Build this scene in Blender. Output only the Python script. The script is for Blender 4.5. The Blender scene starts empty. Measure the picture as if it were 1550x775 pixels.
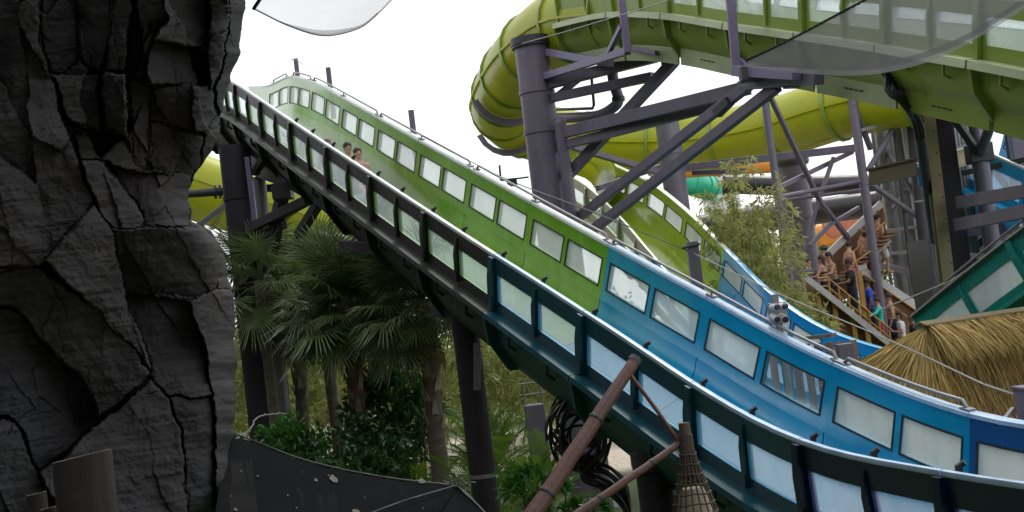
import bpy, bmesh, math, random
import numpy as np
from mathutils import Vector, Matrix

random.seed(7)
rng = np.random.default_rng(7)
RAD = math.radians
sc = bpy.context.scene
COL = sc.collection

# ------------------------------------------------------------------ camera
FPX, ROLL, PITCH, CZ = 2002.0, RAD(6.9), RAD(3.36), 4.2
CAM = np.array([0., 0., CZ])
_f = np.array([0, math.cos(PITCH), math.sin(PITCH)])
_u0 = np.array([0, -math.sin(PITCH), math.cos(PITCH)])
_r0 = np.array([1., 0, 0])
CR = math.cos(ROLL) * _r0 - math.sin(ROLL) * _u0
CU = math.sin(ROLL) * _r0 + math.cos(ROLL) * _u0
CF = _f


def P(x, y, d):
    """point seen at photo pixel (x, y), d metres ahead of the camera"""
    return CAM + ((x - 775.) / FPX * CR - (y - 387.5) / FPX * CU + CF) * d


def G(x, d, z=0.):
    """point at height z in the column of pixel x"""
    p = P(x, 400, d)
    # walk straight down from the point at eye level of that pixel column
    q = P(x, 504 - (x - 775) * .121, d)
    return np.array([q[0], q[1], z])


cam_data = bpy.data.cameras.new('camera')
cam_data.sensor_width = 36.
cam_data.lens = 36. * FPX / 1550.
cam_data.clip_start = .05
cam_data.clip_end = 1500.
cam = bpy.data.objects.new('camera', cam_data)
COL.objects.link(cam)
m3 = Matrix((tuple(CR), tuple(CU), tuple(-CF))).transposed()
cam.matrix_world = Matrix.Translation(Vector(CAM)) @ m3.to_4x4()
sc.camera = cam

# ------------------------------------------------------------------ sky and light: bright overcast
SUN_EL, SUN_AZ = RAD(58), RAD(20)          # azimuth measured from +Y (ahead) towards +X
world = bpy.data.worlds.new('World')
sc.world = world
world.use_nodes = True
wn, wl = world.node_tree.nodes, world.node_tree.links
wn.clear()
wo = wn.new('ShaderNodeOutputWorld')
bg = wn.new('ShaderNodeBackground')
sky = wn.new('ShaderNodeTexSky')
sky.sky_type = 'NISHITA'
sky.sun_disc = False
sky.sun_elevation = SUN_EL
sky.sun_rotation = SUN_AZ
sky.dust_density = 4.
sky.air_density = 1.2
tc = wn.new('ShaderNodeTexCoord')
cn = wn.new('ShaderNodeTexNoise')
cn.inputs['Scale'].default_value = 2.2
cn.inputs['Detail'].default_value = 5.
cr_ = wn.new('ShaderNodeValToRGB')
cr_.color_ramp.elements[0].color = (9.2, 9.4, 9.7, 1)
cr_.color_ramp.elements[1].color = (12.6, 12.7, 12.8, 1)
cr_.color_ramp.elements[0].position = .3
cr_.color_ramp.elements[1].position = .7
mx = wn.new('ShaderNodeMix')
mx.data_type = 'RGBA'
mx.inputs[0].default_value = .88          # cloud cover over the clear sky
wl.new(tc.outputs['Generated'], cn.inputs['Vector'])
wl.new(cn.outputs['Fac'], cr_.inputs['Fac'])
wl.new(sky.outputs['Color'], mx.inputs[6])
wl.new(cr_.outputs['Color'], mx.inputs[7])
wl.new(mx.outputs[2], bg.inputs['Color'])
bg.inputs['Strength'].default_value = .105
wl.new(bg.outputs['Background'], wo.inputs['Surface'])

sun_d = bpy.data.lights.new('sun', 'SUN')
sun_d.energy = 1.3
sun_d.angle = RAD(14)
sun_d.color = (1., .96, .9)
sun = bpy.data.objects.new('sun', sun_d)
COL.objects.link(sun)
sdir = Vector((math.sin(SUN_AZ) * math.cos(SUN_EL), math.cos(SUN_AZ) * math.cos(SUN_EL), math.sin(SUN_EL)))
sun.rotation_euler = sdir.to_track_quat('Z', 'Y').to_euler()
sun.location = (0, 0, 60)

sc.view_settings.view_transform = 'Standard'
sc.view_settings.look = 'None'
sc.view_settings.exposure = .45
sc.view_settings.gamma = 1.
sc.view_settings.use_curve_mapping = False
sc.render.engine = 'CYCLES'
sc.cycles.use_denoising = True
sc.cycles.max_bounces = 8
sc.cycles.transparent_max_bounces = 16


# ------------------------------------------------------------------ helpers
WOFF = {}


def props(o, label=None, cat=None, group=None, kind=None):
    if label: o['label'] = label
    if cat: o['category'] = cat
    if group: o['group'] = group
    if kind: o['kind'] = kind
    return o


def thing(name, label, cat, loc=(0, 0, 0), group=None):
    o = bpy.data.objects.new(name, None)
    o.empty_display_size = .2
    COL.objects.link(o)
    o.location = Vector(loc)
    WOFF[o] = np.array(loc, float)
    return props(o, label, cat, group, 'thing')


def nrm(v):
    v = np.asarray(v, float)
    return v / (np.linalg.norm(v) + 1e-12)


class MB:
    def __init__(s):
        s.v, s.f, s.n = [], [], 0

    def add(s, verts, faces):
        verts = np.asarray(verts, float).reshape(-1, 3)
        b = s.n
        s.v.append(verts)
        s.n += len(verts)
        s.f += [tuple(i + b for i in f) for f in faces]
        return s

    def tube(s, pts, r, n=10, cap=True):
        pts = np.asarray(pts, float)
        k = len(pts)
        r = np.broadcast_to(np.asarray(r, float), (k,))
        T = np.gradient(pts, axis=0)
        t0 = nrm(T[0])
        a = nrm(np.cross(t0, [0, 0, 1.] if abs(t0[2]) < .9 else [1., 0, 0]))
        rings = []
        ang = np.arange(n) * 2 * math.pi / n
        for i in range(k):
            t = nrm(T[i])
            a = nrm(a - t * (a @ t))
            b = np.cross(t, a)
            rings.append(pts[i] + r[i] * (np.cos(ang)[:, None] * a + np.sin(ang)[:, None] * b))
        f = []
        for i in range(k - 1):
            for j in range(n):
                j2 = (j + 1) % n
                f.append((i * n + j, i * n + j2, (i + 1) * n + j2, (i + 1) * n + j))
        if cap:
            f.append(tuple(range(n))[::-1])
            f.append(tuple((k - 1) * n + j for j in range(n)))
        return s.add(np.concatenate(rings), f)

    def box(s, c, ax, ay, az):
        c, ax, ay, az = [np.asarray(q, float) for q in (c, ax, ay, az)]
        v = [c + sx * ax + sy * ay + sz * az for sx in (-1, 1) for sy in (-1, 1) for sz in (-1, 1)]
        if np.dot(np.cross(ax, ay), az) < 0:
            F = [(0, 2, 3, 1), (4, 5, 7, 6), (0, 1, 5, 4), (2, 6, 7, 3), (0, 4, 6, 2), (1, 3, 7, 5)]
            F = [f for f in F]
        F = [(0, 1, 3, 2), (4, 6, 7, 5), (0, 4, 5, 1), (2, 3, 7, 6), (0, 2, 6, 4), (1, 5, 7, 3)]
        return s.add(v, F)

    def beam(s, p, q, w, h=None, up=(0, 0, 1)):
        p, q = np.asarray(p, float), np.asarray(q, float)
        h = h or w
        t = q - p
        L = np.linalg.norm(t)
        t = t / L
        up = np.asarray(up, float)
        if abs(t @ up) > .97: up = np.array([0, 1., 0])
        a = nrm(np.cross(t, up))
        b = np.cross(a, t)
        return s.box((p + q) / 2, t * L / 2, a * w / 2, b * h / 2)

    def ibeam(s, p, q, w, h, up=(0, 0, 1)):
        p, q = np.asarray(p, float), np.asarray(q, float)
        t = nrm(q - p)
        up = np.asarray(up, float)
        if abs(t @ up) > .97: up = np.array([0, 1., 0])
        a = nrm(np.cross(t, up))
        b = np.cross(a, t)
        tf = h * .09
        for sg in (-1, 1):
            s.beam(p + b * sg * (h / 2 - tf / 2), q + b * sg * (h / 2 - tf / 2), w, tf, up)
        return s.beam(p + t * .002, q - t * .002, w * .12, h - 2 * tf - .001, up)

    def sweep(s, rings, closed=True, cap=True):
        """rings: list of (n,3) loops"""
        n, k = len(rings[0]), len(rings)
        f = []
        rng_j = range(n) if closed else range(n - 1)
        for i in range(k - 1):
            for j in rng_j:
                j2 = (j + 1) % n
                f.append((i * n + j, i * n + j2, (i + 1) * n + j2, (i + 1) * n + j))
        if cap and closed:
            f.append(tuple(range(n))[::-1])
            f.append(tuple((k - 1) * n + j for j in range(n)))
        return s.add(np.concatenate([np.asarray(r) for r in rings]), f)

    def build(s, name, mat, parent=None, smooth=None, bevel=0, mi=None, **kw):
        me = bpy.data.meshes.new(name)
        v = np.concatenate(s.v) if s.v else np.zeros((0, 3))
        off = WOFF.get(parent, np.zeros(3)) if parent is not None else np.zeros(3)
        me.from_pydata((v - off).tolist(), [], s.f)
        if smooth is not None:
            me.polygons.foreach_set('use_smooth', [True] * len(me.polygons))
            me.set_sharp_from_angle(angle=RAD(smooth))
        mats = mat if isinstance(mat, (list, tuple)) else [mat]
        for m in mats: me.materials.append(m)
        if mi is not None: me.polygons.foreach_set('material_index', mi)
        me.update()
        o = bpy.data.objects.new(name, me)
        COL.objects.link(o)
        if parent is not None:
            o.parent = parent
            WOFF[o] = off
        else:
            WOFF[o] = np.zeros(3)
        if bevel:
            b = o.modifiers.new('edge', 'BEVEL')
            b.width = bevel
            b.segments = 2
            b.limit_method = 'ANGLE'
        return props(o, **kw)


def fix_normals(o):
    bm = bmesh.new()
    bm.from_mesh(o.data)
    bmesh.ops.recalc_face_normals(bm, faces=bm.faces)
    bm.to_mesh(o.data)
    bm.free()
    return o


def catmull(pts, sub=12):
    pts = np.asarray(pts, float)
    p = np.vstack([2 * pts[0] - pts[1], pts, 2 * pts[-1] - pts[-2]])
    out = []
    for i in range(1, len(p) - 2):
        a, b, c, d = p[i - 1], p[i], p[i + 1], p[i + 2]
        for t in np.linspace(0, 1, sub, endpoint=False):
            out.append(.5 * ((2 * b) + (c - a) * t + (2 * a - 5 * b + 4 * c - d) * t * t + (3 * b - a - 3 * c + d) * t ** 3))
    out.append(p[-2])
    return np.array(out)


def resample(pts, L):
    d = np.r_[0, np.cumsum(np.linalg.norm(np.diff(pts, axis=0), axis=1))]
    n = max(1, int(round(d[-1] / L)))
    s = np.linspace(0, d[-1], n + 1)
    return np.stack([np.interp(s, d, pts[:, k]) for k in range(3)], 1)


# ---- noise on arrays
_tab = rng.random((256, 256))


def vnoise(x, y):
    xi, yi = np.floor(x).astype(int), np.floor(y).astype(int)
    fx, fy = x - xi, y - yi
    fx, fy = fx * fx * (3 - 2 * fx), fy * fy * (3 - 2 * fy)
    g = lambda a, b: _tab[a & 255, b & 255]
    return (g(xi, yi) * (1 - fx) + g(xi + 1, yi) * fx) * (1 - fy) + (g(xi, yi + 1) * (1 - fx) + g(xi + 1, yi + 1) * fx) * fy


def fbm(x, y, o=5):
    s, a = 0, .5
    for k in range(o):
        s = s + a * vnoise(x + 17.3 * k, y + 5.1 * k)
        x, y, a = x * 2.03, y * 2.03, a * .5
    return s


# ------------------------------------------------------------------ materials
def M(name, col, rough=.5, var=.18, scale=3., metal=0., bump=0., bscale=30., coat=0., spec=.5, stretch=(1, 1, 1),
      dirt=None, dirt_amt=.0, dirt_scale=2., dirt_stretch=(1, 1, 1), trans=0., alpha=1., rvar=.12, objvar=0.):
    m = bpy.data.materials.new(name)
    m.use_nodes = True
    nt = m.node_tree
    N, Lk = nt.nodes, nt.links
    b = N['Principled BSDF']
    out = N['Material Output']
    tco = N.new('ShaderNodeTexCoord')
    mp = N.new('ShaderNodeMapping')
    mp.inputs['Scale'].default_value = stretch
    Lk.new(tco.outputs['Object'], mp.inputs['Vector'])
    no = N.new('ShaderNodeTexNoise')
    no.inputs['Scale'].default_value = scale
    no.inputs['Detail'].default_value = 6
    no.inputs['Roughness'].default_value = .6
    Lk.new(mp.outputs['Vector'], no.inputs['Vector'])
    rp = N.new('ShaderNodeValToRGB')
    rp.color_ramp.elements[0].position = .28
    rp.color_ramp.elements[1].position = .72
    rp.color_ramp.elements[0].color = (*[max(0, c * (1 - var)) for c in col], 1)
    rp.color_ramp.elements[1].color = (*[min(1, c * (1 + var)) for c in col], 1)
    Lk.new(no.outputs['Fac'], rp.inputs['Fac'])
    last = rp.outputs['Color']
    if objvar:
        oi = N.new('ShaderNodeObjectInfo')
        hs = N.new('ShaderNodeHueSaturation')
        mr = N.new('ShaderNodeMapRange')
        mr.inputs['To Min'].default_value = 1 - objvar
        mr.inputs['To Max'].default_value = 1 + objvar
        Lk.new(oi.outputs['Random'], mr.inputs['Value'])
        Lk.new(mr.outputs['Result'], hs.inputs['Value'])
        Lk.new(last, hs.inputs['Color'])
        last = hs.outputs['Color']
    if dirt is not None:
        mp2 = N.new('ShaderNodeMapping')
        mp2.inputs['Scale'].default_value = dirt_stretch
        Lk.new(tco.outputs['Object'], mp2.inputs['Vector'])
        n2 = N.new('ShaderNodeTexNoise')
        n2.inputs['Scale'].default_value = dirt_scale
        n2.inputs['Detail'].default_value = 8
        n2.inputs['Roughness'].default_value = .7
        Lk.new(mp2.outputs['Vector'], n2.inputs['Vector'])
        r2 = N.new('ShaderNodeValToRGB')
        r2.color_ramp.elements[0].position = .48
        r2.color_ramp.elements[1].position = .72
        r2.color_ramp.elements[0].color = (0, 0, 0, 1)
        r2.color_ramp.elements[1].color = (dirt_amt, dirt_amt, dirt_amt, 1)
        Lk.new(n2.outputs['Fac'], r2.inputs['Fac'])
        mxx = N.new('ShaderNodeMix')
        mxx.data_type = 'RGBA'
        Lk.new(r2.outputs['Color'], mxx.inputs[0])
        Lk.new(last, mxx.inputs[6])
        mxx.inputs[7].default_value = (*dirt, 1)
        last = mxx.outputs[2]
    Lk.new(last, b.inputs['Base Color'])
    b.inputs['Metallic'].default_value = metal
    b.inputs['Specular IOR Level'].default_value = spec
    if coat:
        b.inputs['Coat Weight'].default_value = coat
        b.inputs['Coat Roughness'].default_value = .12
    rr = N.new('ShaderNodeMapRange')
    rr.inputs['To Min'].default_value = max(.03, rough - rvar)
    rr.inputs['To Max'].default_value = min(1, rough + rvar)
    Lk.new(no.outputs['Fac'], rr.inputs['Value'])
    Lk.new(rr.outputs['Result'], b.inputs['Roughness'])
    if bump:
        n3 = N.new('ShaderNodeTexNoise')
        n3.inputs['Scale'].default_value = bscale
        n3.inputs['Detail'].default_value = 6
        Lk.new(mp.outputs['Vector'], n3.inputs['Vector'])
        bp = N.new('ShaderNodeBump')
        bp.inputs['Strength'].default_value = bump
        bp.inputs['Distance'].default_value = .02
        Lk.new(n3.outputs['Fac'], bp.inputs['Height'])
        Lk.new(bp.outputs['Normal'], b.inputs['Normal'])
    sh = b.outputs['BSDF']
    if trans:
        tr = N.new('ShaderNodeBsdfTranslucent')
        Lk.new(last, tr.inputs['Color'])
        ms = N.new('ShaderNodeMixShader')
        ms.inputs[0].default_value = trans
        Lk.new(sh, ms.inputs[1])
        Lk.new(tr.outputs['BSDF'], ms.inputs[2])
        sh = ms.outputs['Shader']
    if alpha < 1:
        tp = N.new('ShaderNodeBsdfTransparent')
        ma = N.new('ShaderNodeMixShader')
        ma.inputs[0].default_value = alpha
        Lk.new(tp.outputs['BSDF'], ma.inputs[1])
        Lk.new(sh, ma.inputs[2])
        sh = ma.outputs['Shader']
    Lk.new(sh, out.inputs['Surface'])
    return m


mt = {}
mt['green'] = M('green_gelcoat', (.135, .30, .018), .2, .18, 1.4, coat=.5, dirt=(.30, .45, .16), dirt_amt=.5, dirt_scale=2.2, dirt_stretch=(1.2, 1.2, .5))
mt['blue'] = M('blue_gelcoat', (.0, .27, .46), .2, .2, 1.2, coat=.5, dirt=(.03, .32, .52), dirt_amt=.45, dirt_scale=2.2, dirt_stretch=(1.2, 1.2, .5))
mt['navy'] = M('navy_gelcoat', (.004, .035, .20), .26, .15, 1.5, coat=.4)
mt['teal'] = M('teal_gelcoat', (.01, .24, .21), .3, .15, 1.2, coat=.35, dirt=(.1, .3, .25), dirt_amt=.25)
mt['cyan'] = M('light_blue_gelcoat', (.005, .32, .62), .3, .12, 1.2, coat=.35)
mt['green_out'] = M('shaded_weathered_olive_backing', (.013, .015, .010), .5, .25, 1.5, dirt=(.045, .05, .04), dirt_amt=.4, dirt_scale=2., dirt_stretch=(2, 2, .4))  # dark outer face, with the near-side shade also put into its colour
mt['blue_out'] = M('shaded_teal_backing', (.003, .056, .078), .38, .2, 1.5, dirt=(.03, .12, .12), dirt_amt=.35, dirt_scale=2.)  # teal outer face, deepened to carry the same near-side shade
mt['navy_out'] = M('shaded_blue_black_backing', (.003, .013, .036), .34, .2, 1.5)  # navy outer face, likewise darkened in colour for the shade
mt['lime'] = M('lime_gelcoat', (.60, .63, .03), .34, .12, .9, coat=.25, trans=.5, dirt=(.5, .55, .16), dirt_amt=.35, dirt_scale=.9)
mt['olive'] = M('olive_gelcoat', (.27, .37, .05), .38, .14, 1.1, coat=.2, trans=.22, dirt=(.34, .38, .2), dirt_amt=.35, dirt_scale=1.)
mt['pale'] = M('pale_green_gelcoat', (.40, .46, .26), .4, .14, 1.2, coat=.15, dirt=(.2, .23, .12), dirt_amt=.35)
mt['rim'] = M('worn_white_rim', (.62, .66, .66), .4, .16, 3., dirt=(.3, .34, .3), dirt_amt=.5, dirt_scale=4)
mt['rimblue'] = M('worn_pale_blue_rim', (.34, .48, .64), .36, .2, 3., dirt=(.6, .66, .7), dirt_amt=.6, dirt_scale=4)
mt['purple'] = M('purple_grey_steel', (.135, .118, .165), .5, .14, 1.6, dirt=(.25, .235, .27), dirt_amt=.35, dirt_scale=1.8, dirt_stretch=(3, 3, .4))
mt['purpleshade'] = M('shade_dark_purple_steel', (.030, .026, .034), .6, .2, 1.6, spec=.2, dirt=(.07, .066, .075), dirt_amt=.35, dirt_scale=1.8, dirt_stretch=(3, 3, .4))  # purple steel with the shade under the slide put into its colour
mt['lime2'] = M('lime_green_gelcoat', (.40, .52, .05), .22, .14, 1.2, coat=.5, trans=.15, dirt=(.4, .5, .2), dirt_amt=.4, dirt_scale=1.2)
mt['cream'] = M('cream_backing', (.44, .45, .33), .5, .15, 1.2, dirt=(.25, .26, .17), dirt_amt=.35)
mt['lavender'] = M('lavender_steel', (.19, .16, .27), .45, .12, 2., dirt=(.26, .24, .32), dirt_amt=.3)
mt['darksteel'] = M('dark_steel', (.045, .042, .05), .55, .2, 3.)
mt['greysteel'] = M('galvanised_steel', (.22, .22, .23), .45, .2, 5., metal=.3)
mt['gasket'] = M('black_gasket', (.012, .013, .014), .6, .2)
mt['black'] = M('black_rubber', (.018, .018, .02), .45, .25, 4.)
mt['tan'] = M('tan_painted_steel', (.27, .22, .125), .55, .14, 2., dirt=(.2, .15, .08), dirt_amt=.4)
mt['yellowrail'] = M('ochre_painted_rail', (.42, .24, .06), .5, .15, 3.)
mt['wood'] = M('weathered_brown_boards', (.20, .11, .055), .75, .3, 3., stretch=(1, 1, .15), bump=.3)
mt['greywood'] = M('grey_weathered_boards', (.22, .175, .15), .8, .3, 3., stretch=(4, 4, .4), bump=.3)
mt['whiteboard'] = M('pale_grey_painted_board', (.52, .5, .5), .6, .15, 3.)
mt['corr'] = M('grey_corrugated_steel', (.30, .31, .32), .45, .14, 2., metal=.2)
mt['redpole'] = M('red_brown_pole', (.105, .043, .032), .5, .35, 3., bump=.15, dirt=(.06, .026, .02), dirt_amt=.6, dirt_scale=5)
mt['bambpost'] = M('dark_bamboo', (.022, .020, .017), .75, .5, 14., stretch=(1, 1, .08), bump=.3, spec=.15, dirt=(.05, .046, .038), dirt_amt=.6, dirt_scale=6.)
mt['bambtop'] = M('cut_bamboo_end', (.15, .135, .11), .8, .3, 20.)
mt['coral'] = M('coral_gelcoat', (.62, .22, .14), .35, .12, 2., coat=.2)
mt['orange'] = M('orange_gelcoat', (.72, .30, .03), .35, .12, 2., coat=.2, trans=.15)
mt['emerald'] = M('emerald_gelcoat', (.02, .42, .26), .35, .12, 2., coat=.2)
mt['whitewall'] = M('white_render', (.66, .66, .68), .8, .1, 2.)
mt['concrete'] = M('concrete', (.36, .35, .33), .85, .15, 2., bump=.2)
mt['rope'] = M('pale_rope', (.13, .125, .115), .9, .2, 20.)
mt['wire'] = M('steel_wire', (.3, .3, .31), .4, .1, metal=.5)
mt['leaf'] = M('palm_leaf', (.125, .185, .065), .34, .3, 2., trans=.4, objvar=.5)
mt['leafdry'] = M('dry_palm_leaf', (.16, .12, .055), .8, .3, 3., trans=.15, objvar=.3)
mt['leafbright'] = M('bright_frond', (.13, .24, .025), .45, .3, 2., trans=.4, objvar=.25)
mt['shrub'] = M('glossy_shrub_leaf', (.038, .115, .024), .28, .35, 3., trans=.2, spec=.6)
mt['shrub2'] = M('fresh_shrub_leaf', (.06, .20, .025), .32, .35, 3., trans=.3)
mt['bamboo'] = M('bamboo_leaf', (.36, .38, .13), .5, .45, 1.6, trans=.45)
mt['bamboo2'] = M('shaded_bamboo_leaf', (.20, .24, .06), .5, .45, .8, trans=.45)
mt['culm'] = M('bamboo_culm', (.20, .20, .07), .5, .3, 3.)
mt['trunk'] = M('palm_trunk_bark', (.13, .105, .085), .9, .35, 5., stretch=(1, 1, 2.5), bump=.6)
mt['trunkred'] = M('red_brown_palm_bark', (.17, .085, .055), .9, .35, 5., stretch=(1, 1, 2.5), bump=.6)
mt['boot'] = M('palm_leaf_base', (.24, .20, .15), .85, .3, 5., objvar=.25)
mt['bark'] = M('bark', (.07, .055, .04), .9, .3, 4., bump=.5)
mt['water'] = M('white_water', (.75, .8, .8), .3, .1)
mt['raft'] = M('dark_raft_vinyl', (.03, .05, .06), .4, .2)


def pane_material(name, tint, cover, streak):
    """wet, lime-scaled clear acrylic: partly see-through, partly milky"""
    m = bpy.data.materials.new(name)
    m.use_nodes = True
    nt = m.node_tree
    N, Lk = nt.nodes, nt.links
    b = N['Principled BSDF']
    b.inputs['Base Color'].default_value = (*tint, 1)
    b.inputs['Roughness'].default_value = .25
    tco = N.new('ShaderNodeTexCoord')
    mp = N.new('ShaderNodeMapping')
    mp.inputs['Scale'].default_value = (3., 3., .35)
    no = N.new('ShaderNodeTexNoise')
    no.inputs['Scale'].default_value = 1.6
    no.inputs['Detail'].default_value = 4
    Lk.new(tco.outputs['Object'], mp.inputs['Vector'])
    Lk.new(mp.outputs['Vector'], no.inputs['Vector'])
    mr = N.new('ShaderNodeMapRange')
    mr.inputs['From Min'].default_value = .3
    mr.inputs['From Max'].default_value = .7
    mr.inputs['To Min'].default_value = max(0, cover - streak)
    mr.inputs['To Max'].default_value = min(1, cover + streak)
    Lk.new(no.outputs['Fac'], mr.inputs['Value'])
    tl = N.new('ShaderNodeBsdfTranslucent')
    tl.inputs['Color'].default_value = (*tint, 1)
    m1 = N.new('ShaderNodeMixShader')
    m1.inputs[0].default_value = .7
    Lk.new(b.outputs['BSDF'], m1.inputs[1])
    Lk.new(tl.outputs['BSDF'], m1.inputs[2])
    tp = N.new('ShaderNodeBsdfTransparent')
    tp.inputs['Color'].default_value = (.93, .96, .96, 1)
    gl = N.new('ShaderNodeBsdfGlossy')
    gl.inputs['Roughness'].default_value = .04
    m0 = N.new('ShaderNodeMixShader')
    m0.inputs[0].default_value = .06
    Lk.new(tp.outputs['BSDF'], m0.inputs[1])
    Lk.new(gl.outputs['BSDF'], m0.inputs[2])
    oi = N.new('ShaderNodeObjectInfo')
    ov = N.new('ShaderNodeMath')
    ov.operation = 'MULTIPLY_ADD'
    ov.inputs[1].default_value = cover * .5
    av = N.new('ShaderNodeMath')
    av.operation = 'SUBTRACT'
    av.inputs[1].default_value = cover * .25
    Lk.new(oi.outputs['Random'], ov.inputs[0])
    Lk.new(mr.outputs['Result'], ov.inputs[2])
    Lk.new(ov.outputs['Value'], av.inputs[0])
    m2 = N.new('ShaderNodeMixShader')
    Lk.new(av.outputs['Value'], m2.inputs[0])
    Lk.new(m0.outputs['Shader'], m2.inputs[1])
    Lk.new(m1.outputs['Shader'], m2.inputs[2])
    Lk.new(m2.outputs['Shader'], N['Material Output'].inputs['Surface'])
    return m


mt['pane'] = pane_material('limescaled_acrylic', (.76, .84, .90), .27, .05)
mt['panefar'] = pane_material('thinly_limescaled_acrylic', (.84, .88, .88), .48, .05)
mt['paneclear'] = pane_material('clear_acrylic', (.80, .84, .82), .03, .02)

# ------------------------------------------------------------------ ground
def ground_material():
    m = bpy.data.materials.new('sand_and_grass')
    m.use_nodes = True
    N, Lk = m.node_tree.nodes, m.node_tree.links
    b = N['Principled BSDF']
    tco = N.new('ShaderNodeTexCoord')
    n1 = N.new('ShaderNodeTexNoise')
    n1.inputs['Scale'].default_value = .12
    n1.inputs['Detail'].default_value = 5
    n2 = N.new('ShaderNodeTexNoise')
    n2.inputs['Scale'].default_value = 6.
    n2.inputs['Detail'].default_value = 8
    Lk.new(tco.outputs['Object'], n1.inputs['Vector'])
    Lk.new(tco.outputs['Object'], n2.inputs['Vector'])
    sand = N.new('ShaderNodeValToRGB')
    sand.color_ramp.elements[0].color = (.34, .29, .22, 1)
    sand.color_ramp.elements[1].color = (.56, .50, .42, 1)
    sand.color_ramp.elements[0].position = .3
    sand.color_ramp.elements[1].position = .7
    Lk.new(n2.outputs['Fac'], sand.inputs['Fac'])
    grass = N.new('ShaderNodeValToRGB')
    grass.color_ramp.elements[0].color = (.025, .05, .012, 1)
    grass.color_ramp.elements[1].color = (.08, .12, .03, 1)
    Lk.new(n2.outputs['Fac'], grass.inputs['Fac'])
    # a sandy walkway runs across in front of the planting
    sp = N.new('ShaderNodeSeparateXYZ')
    Lk.new(tco.outputs['Object'], sp.inputs['Vector'])
    ad = N.new('ShaderNodeMath')
    ad.operation = 'MULTIPLY_ADD'
    ad.inputs[1].default_value = 9.
    Lk.new(n1.outputs['Fac'], ad.inputs[0])
    Lk.new(sp.outputs['Y'], ad.inputs[2])
    rp = N.new('ShaderNodeValToRGB')
    e = rp.color_ramp.elements
    e[0].position, e[0].color = 0., (0, 0, 0, 1)
    e[1].position, e[1].color = 1., (0, 0, 0, 1)
    for ps, v in ((.40, 0), (.43, 1), (.62, 1), (.645, 0)):
        q = e.new(ps)
        q.color = (v, v, v, 1)
    mr = N.new('ShaderNodeMapRange')
    mr.inputs['From Max'].default_value = 100.
    Lk.new(ad.outputs['Value'], mr.inputs['Value'])
    Lk.new(mr.outputs['Result'], rp.inputs['Fac'])
    mx = N.new('ShaderNodeMix')
    mx.data_type = 'RGBA'
    Lk.new(rp.outputs['Color'], mx.inputs[0])
    Lk.new(grass.outputs['Color'], mx.inputs[6])
    Lk.new(sand.outputs['Color'], mx.inputs[7])
    Lk.new(mx.outputs[2], b.inputs['Base Color'])
    b.inputs['Roughness'].default_value = .95
    bp = N.new('ShaderNodeBump')
    bp.inputs['Strength'].default_value = .5
    Lk.new(n2.outputs['Fac'], bp.inputs['Height'])
    Lk.new(bp.outputs['Normal'], b.inputs['Normal'])
    return m


g = MB()
nx, ny = 81, 101
X, Y = np.meshgrid(np.sign(np.linspace(-1, 1, nx)) * np.abs(np.linspace(-1, 1, nx)) ** 2 * 600, -60 + np.linspace(0, 1, ny) ** 2 * 900)
Z = (fbm(X * .1 + 50, Y * .1 + 50, 4) - .47) * .5
g.add(np.stack([X, Y, Z], -1).reshape(-1, 3),
      [(j * nx + i, j * nx + i + 1, (j + 1) * nx + i + 1, (j + 1) * nx + i) for j in range(ny - 1) for i in range(nx - 1)])
g.build('ground', ground_material(), smooth=180, label='pale sand walkway and dark grass under the slides', kind='structure')


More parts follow.
